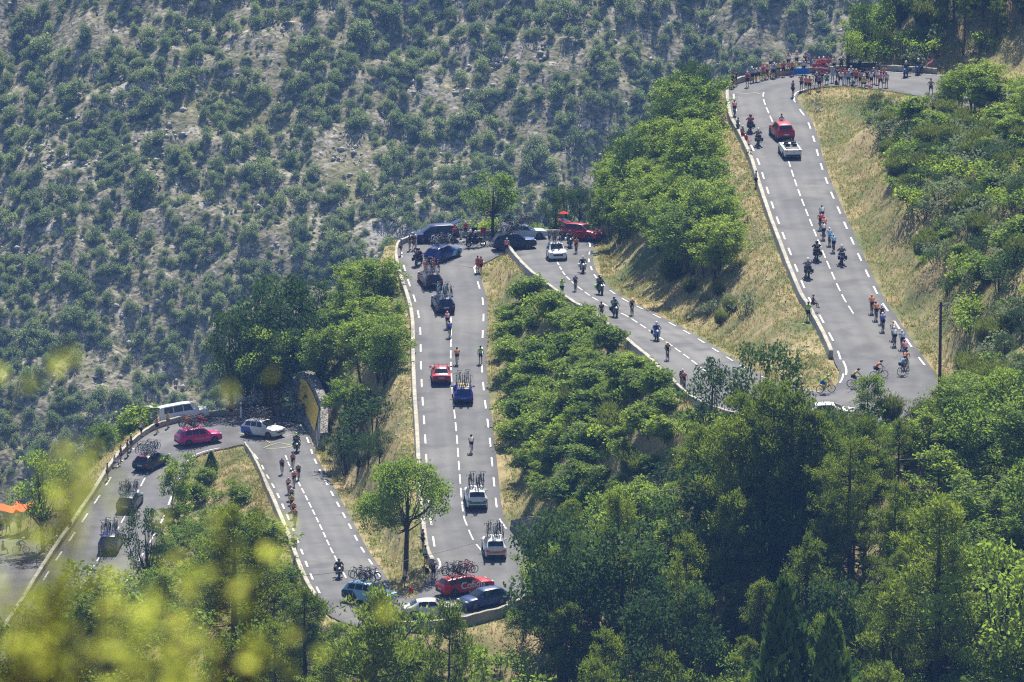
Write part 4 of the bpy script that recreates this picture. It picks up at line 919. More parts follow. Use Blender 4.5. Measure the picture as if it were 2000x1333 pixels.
def skeleton(T, armR, armL, legR, legL, head, grip=False):
    """T: pelvis, spine, chest, neck points; arm: shoulder, elbow, wrist, hand tip; leg: hip, knee, ankle, toe; head: centre"""
    J, Ed = {}, []
    pel, spi, che, nec = T
    J['pel'] = (pel, (.155, .12)); J['spi'] = (spi, (.145, .11)); J['che'] = (che, (.165, .12)); J['nec'] = (nec, .058)
    up = np.array(head)-np.array(nec); up = up/np.linalg.norm(up)
    J['jaw'] = (tuple(np.array(head)-up*.06), .075); J['hd'] = (tuple(head), .095); J['top'] = (tuple(np.array(head)+up*.085), .062)
    Ed += [('pel', 'spi'), ('spi', 'che'), ('che', 'nec'), ('nec', 'jaw'), ('jaw', 'hd'), ('hd', 'top')]
    for s, A_, Lg in (('R', armR, legR), ('L', armL, legL)):
        sh, el, wr, ha = A_; hip, kn, an, toe = Lg
        J['sh'+s] = (sh, .062); J['ua'+s] = (lerp(sh, el, .5), .05); J['el'+s] = (el, .042); J['fa'+s] = (lerp(el, wr, .45), .038); J['wr'+s] = (wr, .026)
        J['pa'+s] = (lerp(wr, ha, .5), (.034, .018))
        Ed += [('che', 'sh'+s), ('sh'+s, 'ua'+s), ('ua'+s, 'el'+s), ('el'+s, 'fa'+s), ('fa'+s, 'wr'+s), ('wr'+s, 'pa'+s)]
        d = np.array(ha)-np.array(wr); L_ = np.linalg.norm(d); d = d/(L_+1e-9); side = np.cross(d, [0, 1, .2]); side /= np.linalg.norm(side)+1e-9; cu = np.cross(side, d)
        for f, (off, ln) in enumerate(((-.030, .85), (-.010, 1.0), (.010, .95), (.030, .75))):
            b = np.array(lerp(wr, ha, .62))+side*off; e = b+d*.045*ln+cu*(.02 if grip else .006); e2 = e+d*.03*ln*(.2 if grip else .8)+cu*(.03 if grip else .012)
            J['f%d%s' % (f, s)] = (tuple(b+d*.012), .010); J['g%d%s' % (f, s)] = (tuple(e), .009); J['h%d%s' % (f, s)] = (tuple(e2), .008)
            Ed += [('pa'+s, 'f%d%s' % (f, s)), ('f%d%s' % (f, s), 'g%d%s' % (f, s)), ('g%d%s' % (f, s), 'h%d%s' % (f, s))]
        t0 = np.array(lerp(wr, ha, .35))+side*-.035; J['t0'+s] = (tuple(t0), .012); J['t1'+s] = (tuple(t0+d*.035-side*.022+cu*.01), .010); Ed += [('pa'+s, 't0'+s), ('t0'+s, 't1'+s)]
        J['hip'+s] = (hip, .095); J['th'+s] = (lerp(hip, kn, .5), .082); J['kn'+s] = (kn, .058); J['ca'+s] = (lerp(kn, an, .35), .056); J['an'+s] = (an, .037); J['fo'+s] = (lerp(an, toe, .6), .038); J['to'+s] = (toe, .028)
        Ed += [('pel', 'hip'+s), ('hip'+s, 'th'+s), ('th'+s, 'kn'+s), ('kn'+s, 'ca'+s), ('ca'+s, 'an'+s), ('an'+s, 'fo'+s), ('fo'+s, 'to'+s)]
    return J, Ed
def grow(J, keep, extra=.012):
    K = {}
    for k in keep:
        p, r = J[k]; K[k] = (p, tuple(x+extra for x in r) if isinstance(r, tuple) else r+extra)
    return K
def head_shell(c, up, fwd, kind):
    """helmet, cap or hair following the skull"""
    V, F = [], []; n, m = 12, 7; up = np.array(up, float); up /= np.linalg.norm(up); fwd = np.array(fwd, float); fwd -= up*np.dot(fwd, up); fwd /= np.linalg.norm(fwd); sd = np.cross(fwd, up)
    rx, ry, rz, lo = dict(helmet=(.105, .15, .115, -.25), hair=(.10, .112, .108, -.55), cap=(.105, .118, .10, -.1), moto=(.135, .155, .15, -.85))[kind]
    for i in range(m+1):
        ph = (math.pi/2)*(1-i/m)+math.asin(lo)*(i/m)
        for j in range(n):
            a = 2*math.pi*j/n; x, y, z = math.cos(a)*math.cos(ph), math.sin(a)*math.cos(ph), math.sin(ph)
            if kind == 'helmet' and y < 0: y *= 1.15
            if kind == 'hair' and y > .3: z = max(z, .15)
            V.append(np.array(c)+up*.015+sd*x*rx+fwd*y*ry+up*z*rz)
    for i in range(m):
        for j in range(n): F.append((i*n+j, i*n+(j+1) % n, (i+1)*n+(j+1) % n, (i+1)*n+j))
    F.append(tuple(m*n+j for j in range(n)))
    if kind == 'cap':
        k = len(V)
        for a in (-.6, -.2, .2, .6): V.append(np.array(c)+sd*math.sin(a)*.1+fwd*math.cos(a)*.105+up*.02)
        for a in (-.6, -.2, .2, .6): V.append(np.array(c)+sd*math.sin(a)*.1+fwd*(math.cos(a)*.105+.085)+up*.0)
        F += [(k+i, k+i+1, k+i+5, k+i+4) for i in range(3)]
    return V, F
POSES = {}
def pose(key, T, armR, armL, legR, legL, head, fwd=(0, 1, -.1), up=(0, 0, 1), grip=False, kinds=('cap',), shortlen=.85, sleeve='ua'):
    J, Ed = skeleton(T, armR, armL, legR, legL, head, grip)
    P = {'body': skin_mesh('body', J, Ed, 'pel', M_skin)}
    kj = ['spi', 'che', 'shR', 'uaR', 'shL', 'uaL', 'pel']; ej = [('pel', 'spi'), ('spi', 'che'), ('che', 'shR'), ('shR', 'uaR'), ('che', 'shL'), ('shL', 'uaL')]
    if sleeve == 'long': kj += ['elR', 'faR', 'elL', 'faL', 'wrR', 'wrL']; ej += [('uaR', 'elR'), ('elR', 'faR'), ('faR', 'wrR'), ('uaL', 'elL'), ('elL', 'faL'), ('faL', 'wrL')]
    P['top'] = skin_mesh('jersey', grow(J, kj, .016), ej, 'spi', M_skin)
    J2 = grow(J, ['pel', 'hipR', 'thR', 'hipL', 'thL'], .018); e2 = [('pel', 'hipR'), ('hipR', 'thR'), ('pel', 'hipL'), ('hipL', 'thL')]
    for s, Lg in (('R', legR), ('L', legL)):
        J2['q'+s] = (lerp(Lg[0], Lg[1], shortlen), .078); e2.append(('th'+s, 'q'+s))
    P['shorts'] = skin_mesh('shorts', J2, e2, 'pel', M_skin)
    J3 = dict(J2); e3 = list(e2)
    for s in 'RL':
        for k in ('kn', 'ca', 'an'): J3[k+s] = grow(J, [k+s], .016)[k+s]
        e3 += [('q'+s, 'kn'+s), ('kn'+s, 'ca'+s), ('ca'+s, 'an'+s)]
    P['trousers'] = skin_mesh('trousers', J3, e3, 'pel', M_skin)
    for s in 'RL':
        P['shoe'+s] = skin_mesh('shoe', grow(J, ['an'+s, 'fo'+s, 'to'+s], .012), [('an'+s, 'fo'+s), ('fo'+s, 'to'+s)], 'fo'+s, M_skin)
    for k in kinds:
        V, F = head_shell(head, up, fwd, k); P[k] = mesh(k, V, F, M_skin, smooth=True)
    POSES[key] = P
ST = ((0, 0, .95), (0, .01, 1.14), (0, 0, 1.34), (0, .0, 1.49)); HD = (0, .02, 1.63)
LR, LL = ((.09, 0, .90), (.11, .03, .50), (.12, -.02, .09), (.14, .17, .04)), ((-.09, 0, .90), (-.10, .02, .50), (-.11, -.03, .09), (-.13, .16, .04))
AD = ((.19, 0, 1.42), (.25, -.02, 1.14), (.26, .06, .90), (.26, .10, .76))
ADm = tuple(mir(p) for p in AD)
K3 = ('cap', 'hair', 'helmet')
pose('stand', ST, AD, ADm, LR, LL, HD, kinds=K3)
pose('photo', ST, ((.19, 0, 1.42), (.28, .2, 1.32), (.10, .26, 1.56), (.06, .28, 1.66)), ((-.19, 0, 1.42), (-.28, .2, 1.32), (-.10, .26, 1.56), (-.06, .28, 1.66)), LR, LL, HD, kinds=K3)
pose('hips', ST, ((.19, 0, 1.42), (.40, -.05, 1.20), (.20, .06, 1.03), (.12, .12, 1.0)), ((-.19, 0, 1.42), (-.40, -.05, 1.20), (-.20, .06, 1.03), (-.12, .12, 1.0)), ((.1, 0, .9), (.16, .03, .5), (.2, -.02, .09), (.24, .17, .04)), ((-.1, 0, .9), (-.16, .03, .5), (-.2, -.02, .09), (-.24, .17, .04)), HD, kinds=K3)
pose('arms', ST, ((.19, 0, 1.42), (.46, .02, 1.45), (.72, .04, 1.50), (.88, .05, 1.52)), ((-.19, 0, 1.42), (-.46, .02, 1.45), (-.72, .04, 1.50), (-.88, .05, 1.52)), LR, LL, HD, kinds=K3)
pose('point', ST, ((.19, 0, 1.42), (.34, .12, 1.55), (.52, .2, 1.76), (.6, .24, 1.9)), ADm, LR, ((-.09, 0, .90), (-.13, .12, .50), (-.14, .1, .09), (-.15, .29, .04)), HD, kinds=K3)
pose('sit', ((0, 0, .50), (0, .0, .70), (0, .02, .90), (0, .04, 1.05)), ((.19, .02, .98), (.26, .16, .74), (.12, .36, .62), (.06, .44, .6)), ((-.19, .02, .98), (-.26, .16, .74), (-.12, .36, .62), (-.06, .44, .6)),
     ((.09, .05, .48), (.14, .46, .50), (.15, .50, .08), (.16, .66, .04)), ((-.09, .05, .48), (-.14, .46, .50), (-.15, .42, .08), (-.16, .60, .04)), (0, .07, 1.19), kinds=K3)
CT = ((0, -.20, 1.00), (0, -.06, 1.16), (0, .12, 1.31), (0, .26, 1.38))
CA = ((.18, .18, 1.36), (.24, .33, 1.15), (.21, .50, 1.01), (.20, .58, .95)); CH = (0, .36, 1.47)
pose('ride', CT, CA, tuple(mir(p) for p in CA), ((.09, -.18, .96), (.11, .17, .83), (.11, .02, .42), (.11, .17, .36)), ((-.09, -.18, .96), (-.11, .10, .64), (-.11, -.09, .21), (-.11, .06, .14)), CH, fwd=(0, 1, -.5), up=(0, -.3, 1), grip=True, kinds=('helmet',), shortlen=.9)
pose('ride2', CT, CA, tuple(mir(p) for p in CA), ((.09, -.18, .96), (.11, .10, .64), (.11, -.09, .21), (.11, .06, .14)), ((-.09, -.18, .96), (-.11, .17, .83), (-.11, .02, .42), (-.11, .17, .36)), CH, fwd=(0, 1, -.5), up=(0, -.3, 1), grip=True, kinds=('helmet',), shortlen=.9)
pose('moto', ((0, -.15, .90), (0, -.12, 1.08), (0, -.04, 1.26), (0, .0, 1.40)), ((.20, 0, 1.34), (.36, .14, 1.14), (.36, .38, 1.08), (.35, .46, 1.07)), ((-.20, 0, 1.34), (-.36, .14, 1.14), (-.36, .38, 1.08), (-.35, .46, 1.07)),
     ((.12, -.1, .86), (.24, .26, .78), (.24, .02, .38), (.25, .20, .32)), ((-.12, -.1, .86), (-.24, .26, .78), (-.24, .02, .38), (-.25, .20, .32)), (0, .03, 1.55), grip=True, kinds=('moto',), sleeve='long')
pose('pillion', ((0, -.62, 1.0), (0, -.60, 1.18), (0, -.55, 1.38), (0, -.52, 1.53)), ((.20, -.52, 1.46), (.34, -.36, 1.30), (.18, -.2, 1.42), (.12, -.12, 1.44)), ((-.20, -.52, 1.46), (-.34, -.36, 1.30), (-.18, -.2, 1.42), (-.12, -.12, 1.44)),
     ((.12, -.56, .96), (.27, -.22, .86), (.27, -.36, .46), (.28, -.2, .41)), ((-.12, -.56, .96), (-.27, -.22, .86), (-.27, -.36, .46), (-.28, -.2, .41)), (0, -.48, 1.67), grip=True, kinds=('moto',), sleeve='long')
def part(name, me, parent, mat):
    o = bpy.data.objects.new(name, me); link(o, parent)
    o.material_slots[0].link = 'OBJECT'; o.material_slots[0].material = mat; return o
def person(ps, loc, rz, top, bot, headc, label, group=None, hk='cap', cat='person', trousers=False, hscale=1.0, rx=0):
    P = POSES[ps]
    e = empty('person', loc, rz, label, cat, group); e.rotation_euler[0] = rx; e.scale = (hscale,)*3
    b = bpy.data.objects.new('body', P['body']); link(b, e)
    part('jersey' if hk == 'helmet' else 'jacket' if hk == 'moto' else 'shirt', P['top'], e, cloth(COL[top]))
    part('trousers' if trousers else 'shorts', P['trousers' if trousers else 'shorts'], e, cloth(COL[bot]))
    for s in 'RL': part('shoe', P['shoe'+s], e, cloth(COL['W' if hk == 'helmet' else 'D']))
    if hk: part({'moto': 'helmet'}.get(hk, hk), P[hk], e, (paint if hk in ('helmet', 'moto') else cloth)(COL[headc]))
    return e
# ---------------------------------------------------------------- bicycles
def torus(c, R_, r, n=22, k=5, axis='x'):
    V = []
    for i in range(n):
        a = 2*math.pi*i/n
        for j in range(k):
            b = 2*math.pi*j/k; q = R_+r*math.cos(b); V.append((c[0]+r*math.sin(b), c[1]+q*math.cos(a), c[2]+q*math.sin(a)))
    F = [(i*k+j, i*k+(j+1) % k, ((i+1) % n)*k+(j+1) % k, ((i+1) % n)*k+j) for i in range(n) for j in range(k)]
    return V, F
def bufmesh(name, items, mat):
    b = MBuf()
    for V, F in items: b.add(V, F)
    return b.mesh(name, mat)
def tubes(name, lst, mat, k=6):
    b = MBuf()
    for P, r in lst: b.tube(P, r if isinstance(r, (list, tuple)) else [r]*len(P), k)
    return b.mesh(name, mat)
BB, ST_, HT, HB, FH, RH = (0, 0, .27), (0, -.17, .84), (0, .37, .88), (0, .41, .72), (0, .58, .34), (0, -.41, .34)
frame_me = tubes('frame', [([BB, ST_, (0, -.19, .93)], .024), ([BB, HB], .032), ([ST_, HT], .023), ([HT, HB, (0, .47, .58), FH], .018), ([BB, RH], .013), ([(0, -.15, .76), RH], .012), ([(.09, 0, .27), (-.09, 0, .27)], .014), ([(.10, .0, .27), (.11, .06, .12)], .012), ([(-.10, 0, .27), (-.11, -.06, .42)], .012)], M_black)
bar_me = tubes('handlebar', [([(-.2, .47, .80), (-.2, .56, .86), (-.2, .50, .95), (-.19, .42, .95), (0, .40, .95), (.19, .42, .95), (.2, .50, .95), (.2, .56, .86), (.2, .47, .80)], .016), ([(0, .37, .90), (0, .41, .95)], .018)], M_black)
saddle_me = tubes('saddle', [([(0, -.32, .95), (0, -.22, .955), (0, -.06, .94)], [.065, .045, .018])], M_black)
wb = MBuf(); wb.add(*torus((0, 0, 0), .325, .020)); 
for i in range(9):
    a = 2*math.pi*i/9; wb.tube([(0, 0, 0), (0, .31*math.cos(a), .31*math.sin(a))], [.004, .003], 3)
wheel_me = wb.mesh('wheel', M_black); M_rimb = plain('rim_glint_grey', (.14, .14, .15), .35)  # rim grey is lightened so its colour carries the glints on dark wheels
rim_me = bufmesh('rim', [torus((0, 0, 0), .30, .022)], M_rimb)
def bicycle(loc, rz, col, label, group=None, rx=0, ry=0, sc=1.0):
    e = empty('bicycle', loc, rz, label, 'bicycle', group); e.rotation_euler = (rx, ry, rz); e.scale = (sc,)*3
    part('frame', frame_me, e, paint(COL[col])); obj('handlebar', bar_me, e); obj('saddle', saddle_me, e)
    for c in (FH, RH):
        w_ = obj('wheel', wheel_me, e); w_.location = c; obj('rim', rim_me, w_)
    return e
# ---------------------------------------------------------------- lofted bodies: cars and motorcycles
class Loft:
    """st: list of (y, half section [(x, z), ...])"""
    def __init__(s, st): s.y = [a for a, _ in st]; s.p = np.array([b for _, b in st], float)
    def at(s, y, t, side):
        y = min(max(y, s.y[0]), s.y[-1]); i = min(max(int(np.searchsorted(s.y, y))-1, 0), len(s.y)-2); f = (y-s.y[i])/(s.y[i+1]-s.y[i]+1e-9)
        q = s.p[i]*(1-f)+s.p[i+1]*f; k = min(int(t), len(q)-2); g = t-k; a = q[k]*(1-g)+q[k+1]*g; return np.array([side*a[0], y, a[1]])
    def body(s, name, mat):
        m = s.p.shape[1]; V, F = [], []
        for i, y in enumerate(s.y):
            for x, z in s.p[i]: V.append((x, y, z))
            for x, z in s.p[i]: V.append((-x, y, z))
        for i in range(len(s.y)-1):
            for j in range(m-1):
                a, b = 2*m*i+j, 2*m*(i+1)+j; F.append((a, a+1, b+1, b)); F.append((a+m, b+m, b+m+1, a+m+1))
        for i, r in ((0, 1), (len(s.y)-1, 0)):
            a = list(range(2*m*i, 2*m*i+m)); b = list(range(2*m*i+2*m-1, 2*m*i+m-1, -1)); f = a+b; F.append(tuple(f if r else f[::-1]))
        me = mesh(name, V, F, mat, smooth=True); bmm = bmesh.new(); bmm.from_mesh(me); bmesh.ops.remove_doubles(bmm, verts=bmm.verts, dist=.002); bmesh.ops.recalc_face_normals(bmm, faces=bmm.faces)
        for e in bmm.edges:
            if e.calc_face_angle(0) > .55: e.smooth = False
        bmm.to_mesh(me); bmm.free(); return me
    def patch(s, name, mat, y0, y1, t0, t1, side, off=.012, n=6, m=4, yt=None):
        """a thin sheet lying just proud of the surface; yt shears y with t"""
        V, F = [], []
        for i in range(n+1):
            for j in range(m+1):
                t = t0+(t1-t0)*j/m; a0, a1 = (y0, y1) if yt is None else (y0+yt[0]*j/m, y1+yt[1]*j/m)
                y = a0+(a1-a0)*i/n; p = s.at(y, t, side)
                a = s.at(y+.03, t, side)-s.at(y-.03, t, side); b = s.at(y, min(t+.08, len(s.p[0])-1.001), side)-s.at(y, max(t-.08, 0), side)
                nn = np.cross(a, b)*-side; nn = nn/(np.linalg.norm(nn)+1e-9)
                c = np.array([0, 0, .8]); nn = nn if np.dot(nn, p-c*[1, 1, 1]-[0, y*.8, 0]) > 0 else -nn
                V.append(p+nn*off)
        for i in range(n):
            for j in range(m): F.append((i*(m+1)+j, (i+1)*(m+1)+j, (i+1)*(m+1)+j+1, i*(m+1)+j+1))
        return mesh(name, V, F, mat)
def rbox(name, c, s, mat, bev=.02, rot=None):
    bmm = bmesh.new(); bmesh.ops.create_cube(bmm, size=1); bmesh.ops.scale(bmm, vec=s, verts=bmm.verts)
    if bev: bmesh.ops.bevel(bmm, geom=bmm.edges[:], offset=bev, segments=1, affect='EDGES')
    if rot: bmesh.ops.rotate(bmm, cent=(0, 0, 0), matrix=Matrix.Rotation(rot[1], 3, rot[0]), verts=bmm.verts)
    bmesh.ops.translate(bmm, vec=c, verts=bmm.verts); me = bpy.data.meshes.new(name); bmm.to_mesh(me); bmm.free(); me.materials.append(mat); return me
# station: (y/L, bottom z, belt z, top z, half width factor, top half width factor)
STY = dict(
 suv=(4.5, 1.86, [(-.5,.42,.62,.72,.86,.70), (-.49,.32,.86,.95,.95,.74), (-.465,.26,1.02,1.14,.98,.72), (-.375,.24,1.05,1.56,1,.64), (-.30,.22,1.05,1.63,1,.64), (-.05,.2,1.03,1.67,1,.64), (.08,.2,1.01,1.62,1,.63), (.235,.2,.99,1.08,1,.72), (.36,.22,.95,1.02,.99,.74), (.45,.24,.86,.93,.95,.72), (.49,.28,.70,.78,.88,.68), (.5,.36,.5,.6,.80,.6)], -.455, -.385, .09, .225),
 wagon=(4.7, 1.83, [(-.5,.40,.60,.68,.88,.70), (-.49,.30,.82,.90,.96,.74), (-.468,.24,.94,1.04,.98,.72), (-.39,.22,.95,1.40,1,.62), (-.30,.2,.95,1.46,1,.63), (-.05,.18,.94,1.49,1,.64), (.05,.18,.93,1.45,1,.63), (.225,.18,.92,.99,1,.72), (.36,.2,.86,.93,.99,.74), (.45,.22,.78,.84,.95,.72), (.49,.26,.64,.70,.88,.68), (.5,.34,.46,.54,.80,.6)], -.46, -.398, .06, .215),
 hatch=(4.2, 1.78, [(-.5,.42,.60,.70,.86,.68), (-.487,.30,.84,.92,.95,.72), (-.46,.24,.95,1.06,.98,.70), (-.35,.22,.97,1.42,1,.60), (-.22,.2,.96,1.48,1,.62), (-.02,.18,.95,1.49,1,.63), (.07,.18,.94,1.44,1,.62), (.25,.18,.92,1.0,1,.72), (.37,.2,.86,.93,.99,.74), (.45,.22,.78,.84,.95,.72), (.49,.26,.62,.70,.88,.66), (.5,.34,.46,.54,.80,.6)], -.45, -.362, .08, .24),
 saloon=(4.6, 1.80, [(-.5,.42,.70,.80,.86,.70), (-.49,.30,.90,.97,.95,.74), (-.36,.22,.94,1.01,.99,.72), (-.22,.2,.94,1.37,1,.58), (-.10,.18,.93,1.42,1,.60), (.03,.18,.92,1.41,1,.60), (.10,.18,.91,1.35,1,.60), (.25,.18,.90,.97,1,.72), (.37,.2,.84,.91,.99,.74), (.45,.22,.76,.82,.95,.72), (.49,.26,.62,.68,.88,.66), (.5,.34,.46,.52,.80,.6)], -.35, -.235, .11, .24),
 van=(4.9, 1.92, [(-.5,.40,.98,1.75,.96,.74), (-.488,.30,1.05,1.86,.99,.78), (-.40,.24,1.08,1.92,1,.78), (0,.22,1.08,1.94,1,.78), (.14,.22,1.06,1.88,1,.76), (.31,.22,1.04,1.18,1,.76), (.41,.24,.96,1.05,.98,.74), (.47,.26,.84,.92,.94,.70), (.5,.36,.55,.66,.84,.62)], -.5, -.49, .15, .30),
 mpv=(4.8, 1.90, [(-.5,.42,.80,.98,.90,.74), (-.49,.30,.98,1.2,.96,.74), (-.43,.24,1.05,1.66,1,.70), (-.30,.22,1.05,1.74,1,.70), (0,.2,1.03,1.75,1,.70), (.10,.2,1.01,1.68,1,.69), (.30,.2,.97,1.08,1,.74), (.40,.22,.90,.98,.98,.74), (.46,.24,.80,.87,.94,.70), (.5,.34,.52,.62,.82,.62)], -.485, -.436, .11, .29),
 cabrio=(4.4, 1.82, [(-.5,.42,.70,.80,.86,.70), (-.488,.30,.92,.98,.95,.74), (-.46,.24,.98,1.02,.98,.74), (-.20,.2,.98,1.03,1,.80), (.14,.18,.97,1.02,1,.80), (.25,.18,.95,1.03,1,.74), (.37,.2,.90,.97,.99,.74), (.45,.22,.82,.88,.95,.72), (.49,.26,.66,.72,.88,.66), (.5,.34,.46,.54,.80,.6)], None, None, None, None))
WR = .335
hub_b = MBuf(); hub_b.add(*torus((0, 0, 0), WR-.075, .075, 20, 8)); tyre_me = hub_b.mesh('tyre', M_rubber)
rm = MBuf()
ring = [(0.0, .245*math.cos(2*math.pi*i/16), .245*math.sin(2*math.pi*i/16)) for i in range(16)]
rm.tube([(-.07, 0, 0), (.075, 0, 0)], [.055, .05], 8)
for i in range(5):
    a = 2*math.pi*i/5; rm.tube([(.06, .05*math.cos(a), .05*math.sin(a)), (.065, .235*math.cos(a), .235*math.sin(a))], [.035, .028], 4)
rm.add(*torus((.03, 0, 0), .235, .03, 18, 5)); carrim_me = rm.mesh('rim', M_metal)
disc = MBuf(); disc.tube([(-.05, 0, 0), (-.02, 0, 0)], [.23, .23], 16); disc_me = disc.mesh('brake_disc', M_black)
M_red = plain('tail_light_red', (.45, .01, .01), .2, 0, .6, .5); M_head = plain('head_light_clear', (.7, .72, .75), .1, 0, .8, .5); M_plate = plain('number_plate_white', (.6, .6, .58), .5)
M_inside = plain('dark_interior', (.02, .02, .022), .8)
CARS = {}
def car_parts(style):
    if style in CARS: return CARS[style]
    L_, W_, st, rb, rt, wt, wb_ = STY[style]; hw = W_/2; S = []
    for y, zb, zbelt, zt, k, kt in st:
        h = hw*k; cab = zt-zbelt > .2
        S.append((y*L_, [(0, zb), (h*.86, zb), (h*.97, zb+.10), (h, zb+(zbelt-zb)*.55), (h*.97, zbelt), (hw*kt+.05*(1 if cab else 0), zt-.05 if cab else zt-.02), (hw*kt*.8, zt), (0, zt+.015)]))
    lf = Loft(S); P = []
    P.append(('body', lf.body('body', M_white), 'paint'))
    def pt(nm, mat, *a, **k): P.append((nm, lf.patch(nm, mat, *a, **k), None))
    if wt is not None:
        for nm, y0, y1 in (('windscreen', wt, wb_), ('rear_window', rb, rt)):
            for nmm in (nm,):
                # both halves in one sheet
                a = lf.patch(nm, M_glass, y0*L_, y1*L_, 5.15, 6.999, 1, .012, 5, 4); b = lf.patch(nm, M_glass, y0*L_, y1*L_, 5.15, 6.999, -1, .012, 5, 4)
                bmm = bmesh.new(); bmm.from_mesh(a); bmm.from_mesh(b); bmesh.ops.remove_doubles(bmm, verts=bmm.verts, dist=.02); bmm.to_mesh(a); bmm.free(); P.append((nm, a, None))
        ys = rt*L_ if style != 'van' else -.44*L_; ye = (wt+.015)*L_; nwin = 3 if style in ('wagon', 'suv', 'mpv', 'van') else 2
        seg = np.linspace(ys+.08, ye+.12, nwin+1)
        for i in range(nwin):
            for s in (1, -1):
                P.append(('side_window', lf.patch('side_window', M_glass, seg[i]+.04, seg[i+1]-.04, 4.12, 4.88, s, .012, 4, 3, yt=(.05 if i == 0 else 0, -.22 if i == nwin-1 else 0)), None))
    else:
        P.append(('cabin', rbox('cabin', (0, -.1*L_, .99), (W_*.74, L_*.38, .14), M_inside, .03), None))
        for x in (-.36, .36):
            for y in (-.75, .15): P.append(('seat', rbox('seat', (x, y, 1.12), (.46, .14, .42), M_black, .04), None))
        P.append(('windscreen_frame', tubes('windscreen_frame', [([(-.72, .20*L_, 1.02), (-.60, .11*L_, 1.40), (.60, .11*L_, 1.40), (.72, .20*L_, 1.02)], .028)], M_black), None))
        P.append(('folded_roof', rbox('folded_roof', (0, -.36*L_, 1.05), (W_*.72, .42, .12), M_black, .04), None))
    z9 = st[1][2]; e = .5*L_
    for s in (1, -1):
        P.append(('tail_light', rbox('tail_light', (s*hw*.74, -e*.985+.03, z9-.02), (.34, .10, .13), M_red, .02), None))
        P.append(('headlight', rbox('headlight', (s*hw*.70, e*.93, st[-3][3]-.10), (.36, .22, .12), M_head, .03), None))
        P.append(('mirror', rbox('mirror', (s*(hw+.09), (wt or .12)*L_+.30 if wt else .15*L_, 1.02 if style != 'van' else 1.2), (.20, .10, .14), M_black, .03), 'mirror'))
    P.append(('number_plate', rbox('number_plate', (0, -e-.005, z9-.16 if style not in ('van',) else .75), (.52, .03, .12), M_plate, 0), None))
    P.append(('number_plate', rbox('number_plate', (0, e+.005, .48), (.52, .03, .11), M_plate, 0), None))
    P.append(('rear_bumper', rbox('rear_bumper', (0, -e*.985, .42), (W_*.84, .14, .20), M_black, .04), None))
    P.append(('grille', rbox('grille', (0, e*.985, .60), (W_*.52, .10, .20), M_black, .03), None))
    CARS[style] = dict(P=P, lf=lf, L=L_, W=W_, H=max(s[3] for s in st)); return CARS[style]
def slope_pose(x, y, rz, a=1.3):
    f = (-math.sin(rz), math.cos(rz)); z1 = gz(x+f[0]*a, y+f[1]*a); z0 = gz(x-f[0]*a, y-f[1]*a); r = (math.cos(rz), math.sin(rz))
    zr, zl = gz(x+r[0]*.7, y+r[1]*.7), gz(x-r[0]*.7, y-r[1]*.7)
    rx = max(-.14, min(.14, math.atan2(z1-z0, 2*a))); ry = max(-.08, min(.08, -math.atan2(zr-zl, 1.4)))
    return (z1+z0)/2, rx, ry
def place(u, v, rz, half, anchor):
    p = hit(u, v); x, y = p.x, p.y
    if anchor:
        x += -math.sin(rz)*half*anchor; y += math.cos(rz)*half*anchor
    return x, y
def text_mesh(s, size, mat, font_scale=1.0):
    c = bpy.data.curves.new('lettering', 'FONT'); c.body = s; c.size = size; c.align_x = 'CENTER'; c.align_y = 'CENTER'; c.extrude = .004; c.offset = .006
    o = bpy.data.objects.new('tmp', c); SC.collection.objects.link(o); dg = bpy.context.evaluated_depsgraph_get(); dg.update()
    me = bpy.data.meshes.new_from_object(o.evaluated_get(dg)); bpy.data.objects.remove(o); me.materials.clear(); me.materials.append(mat); return me
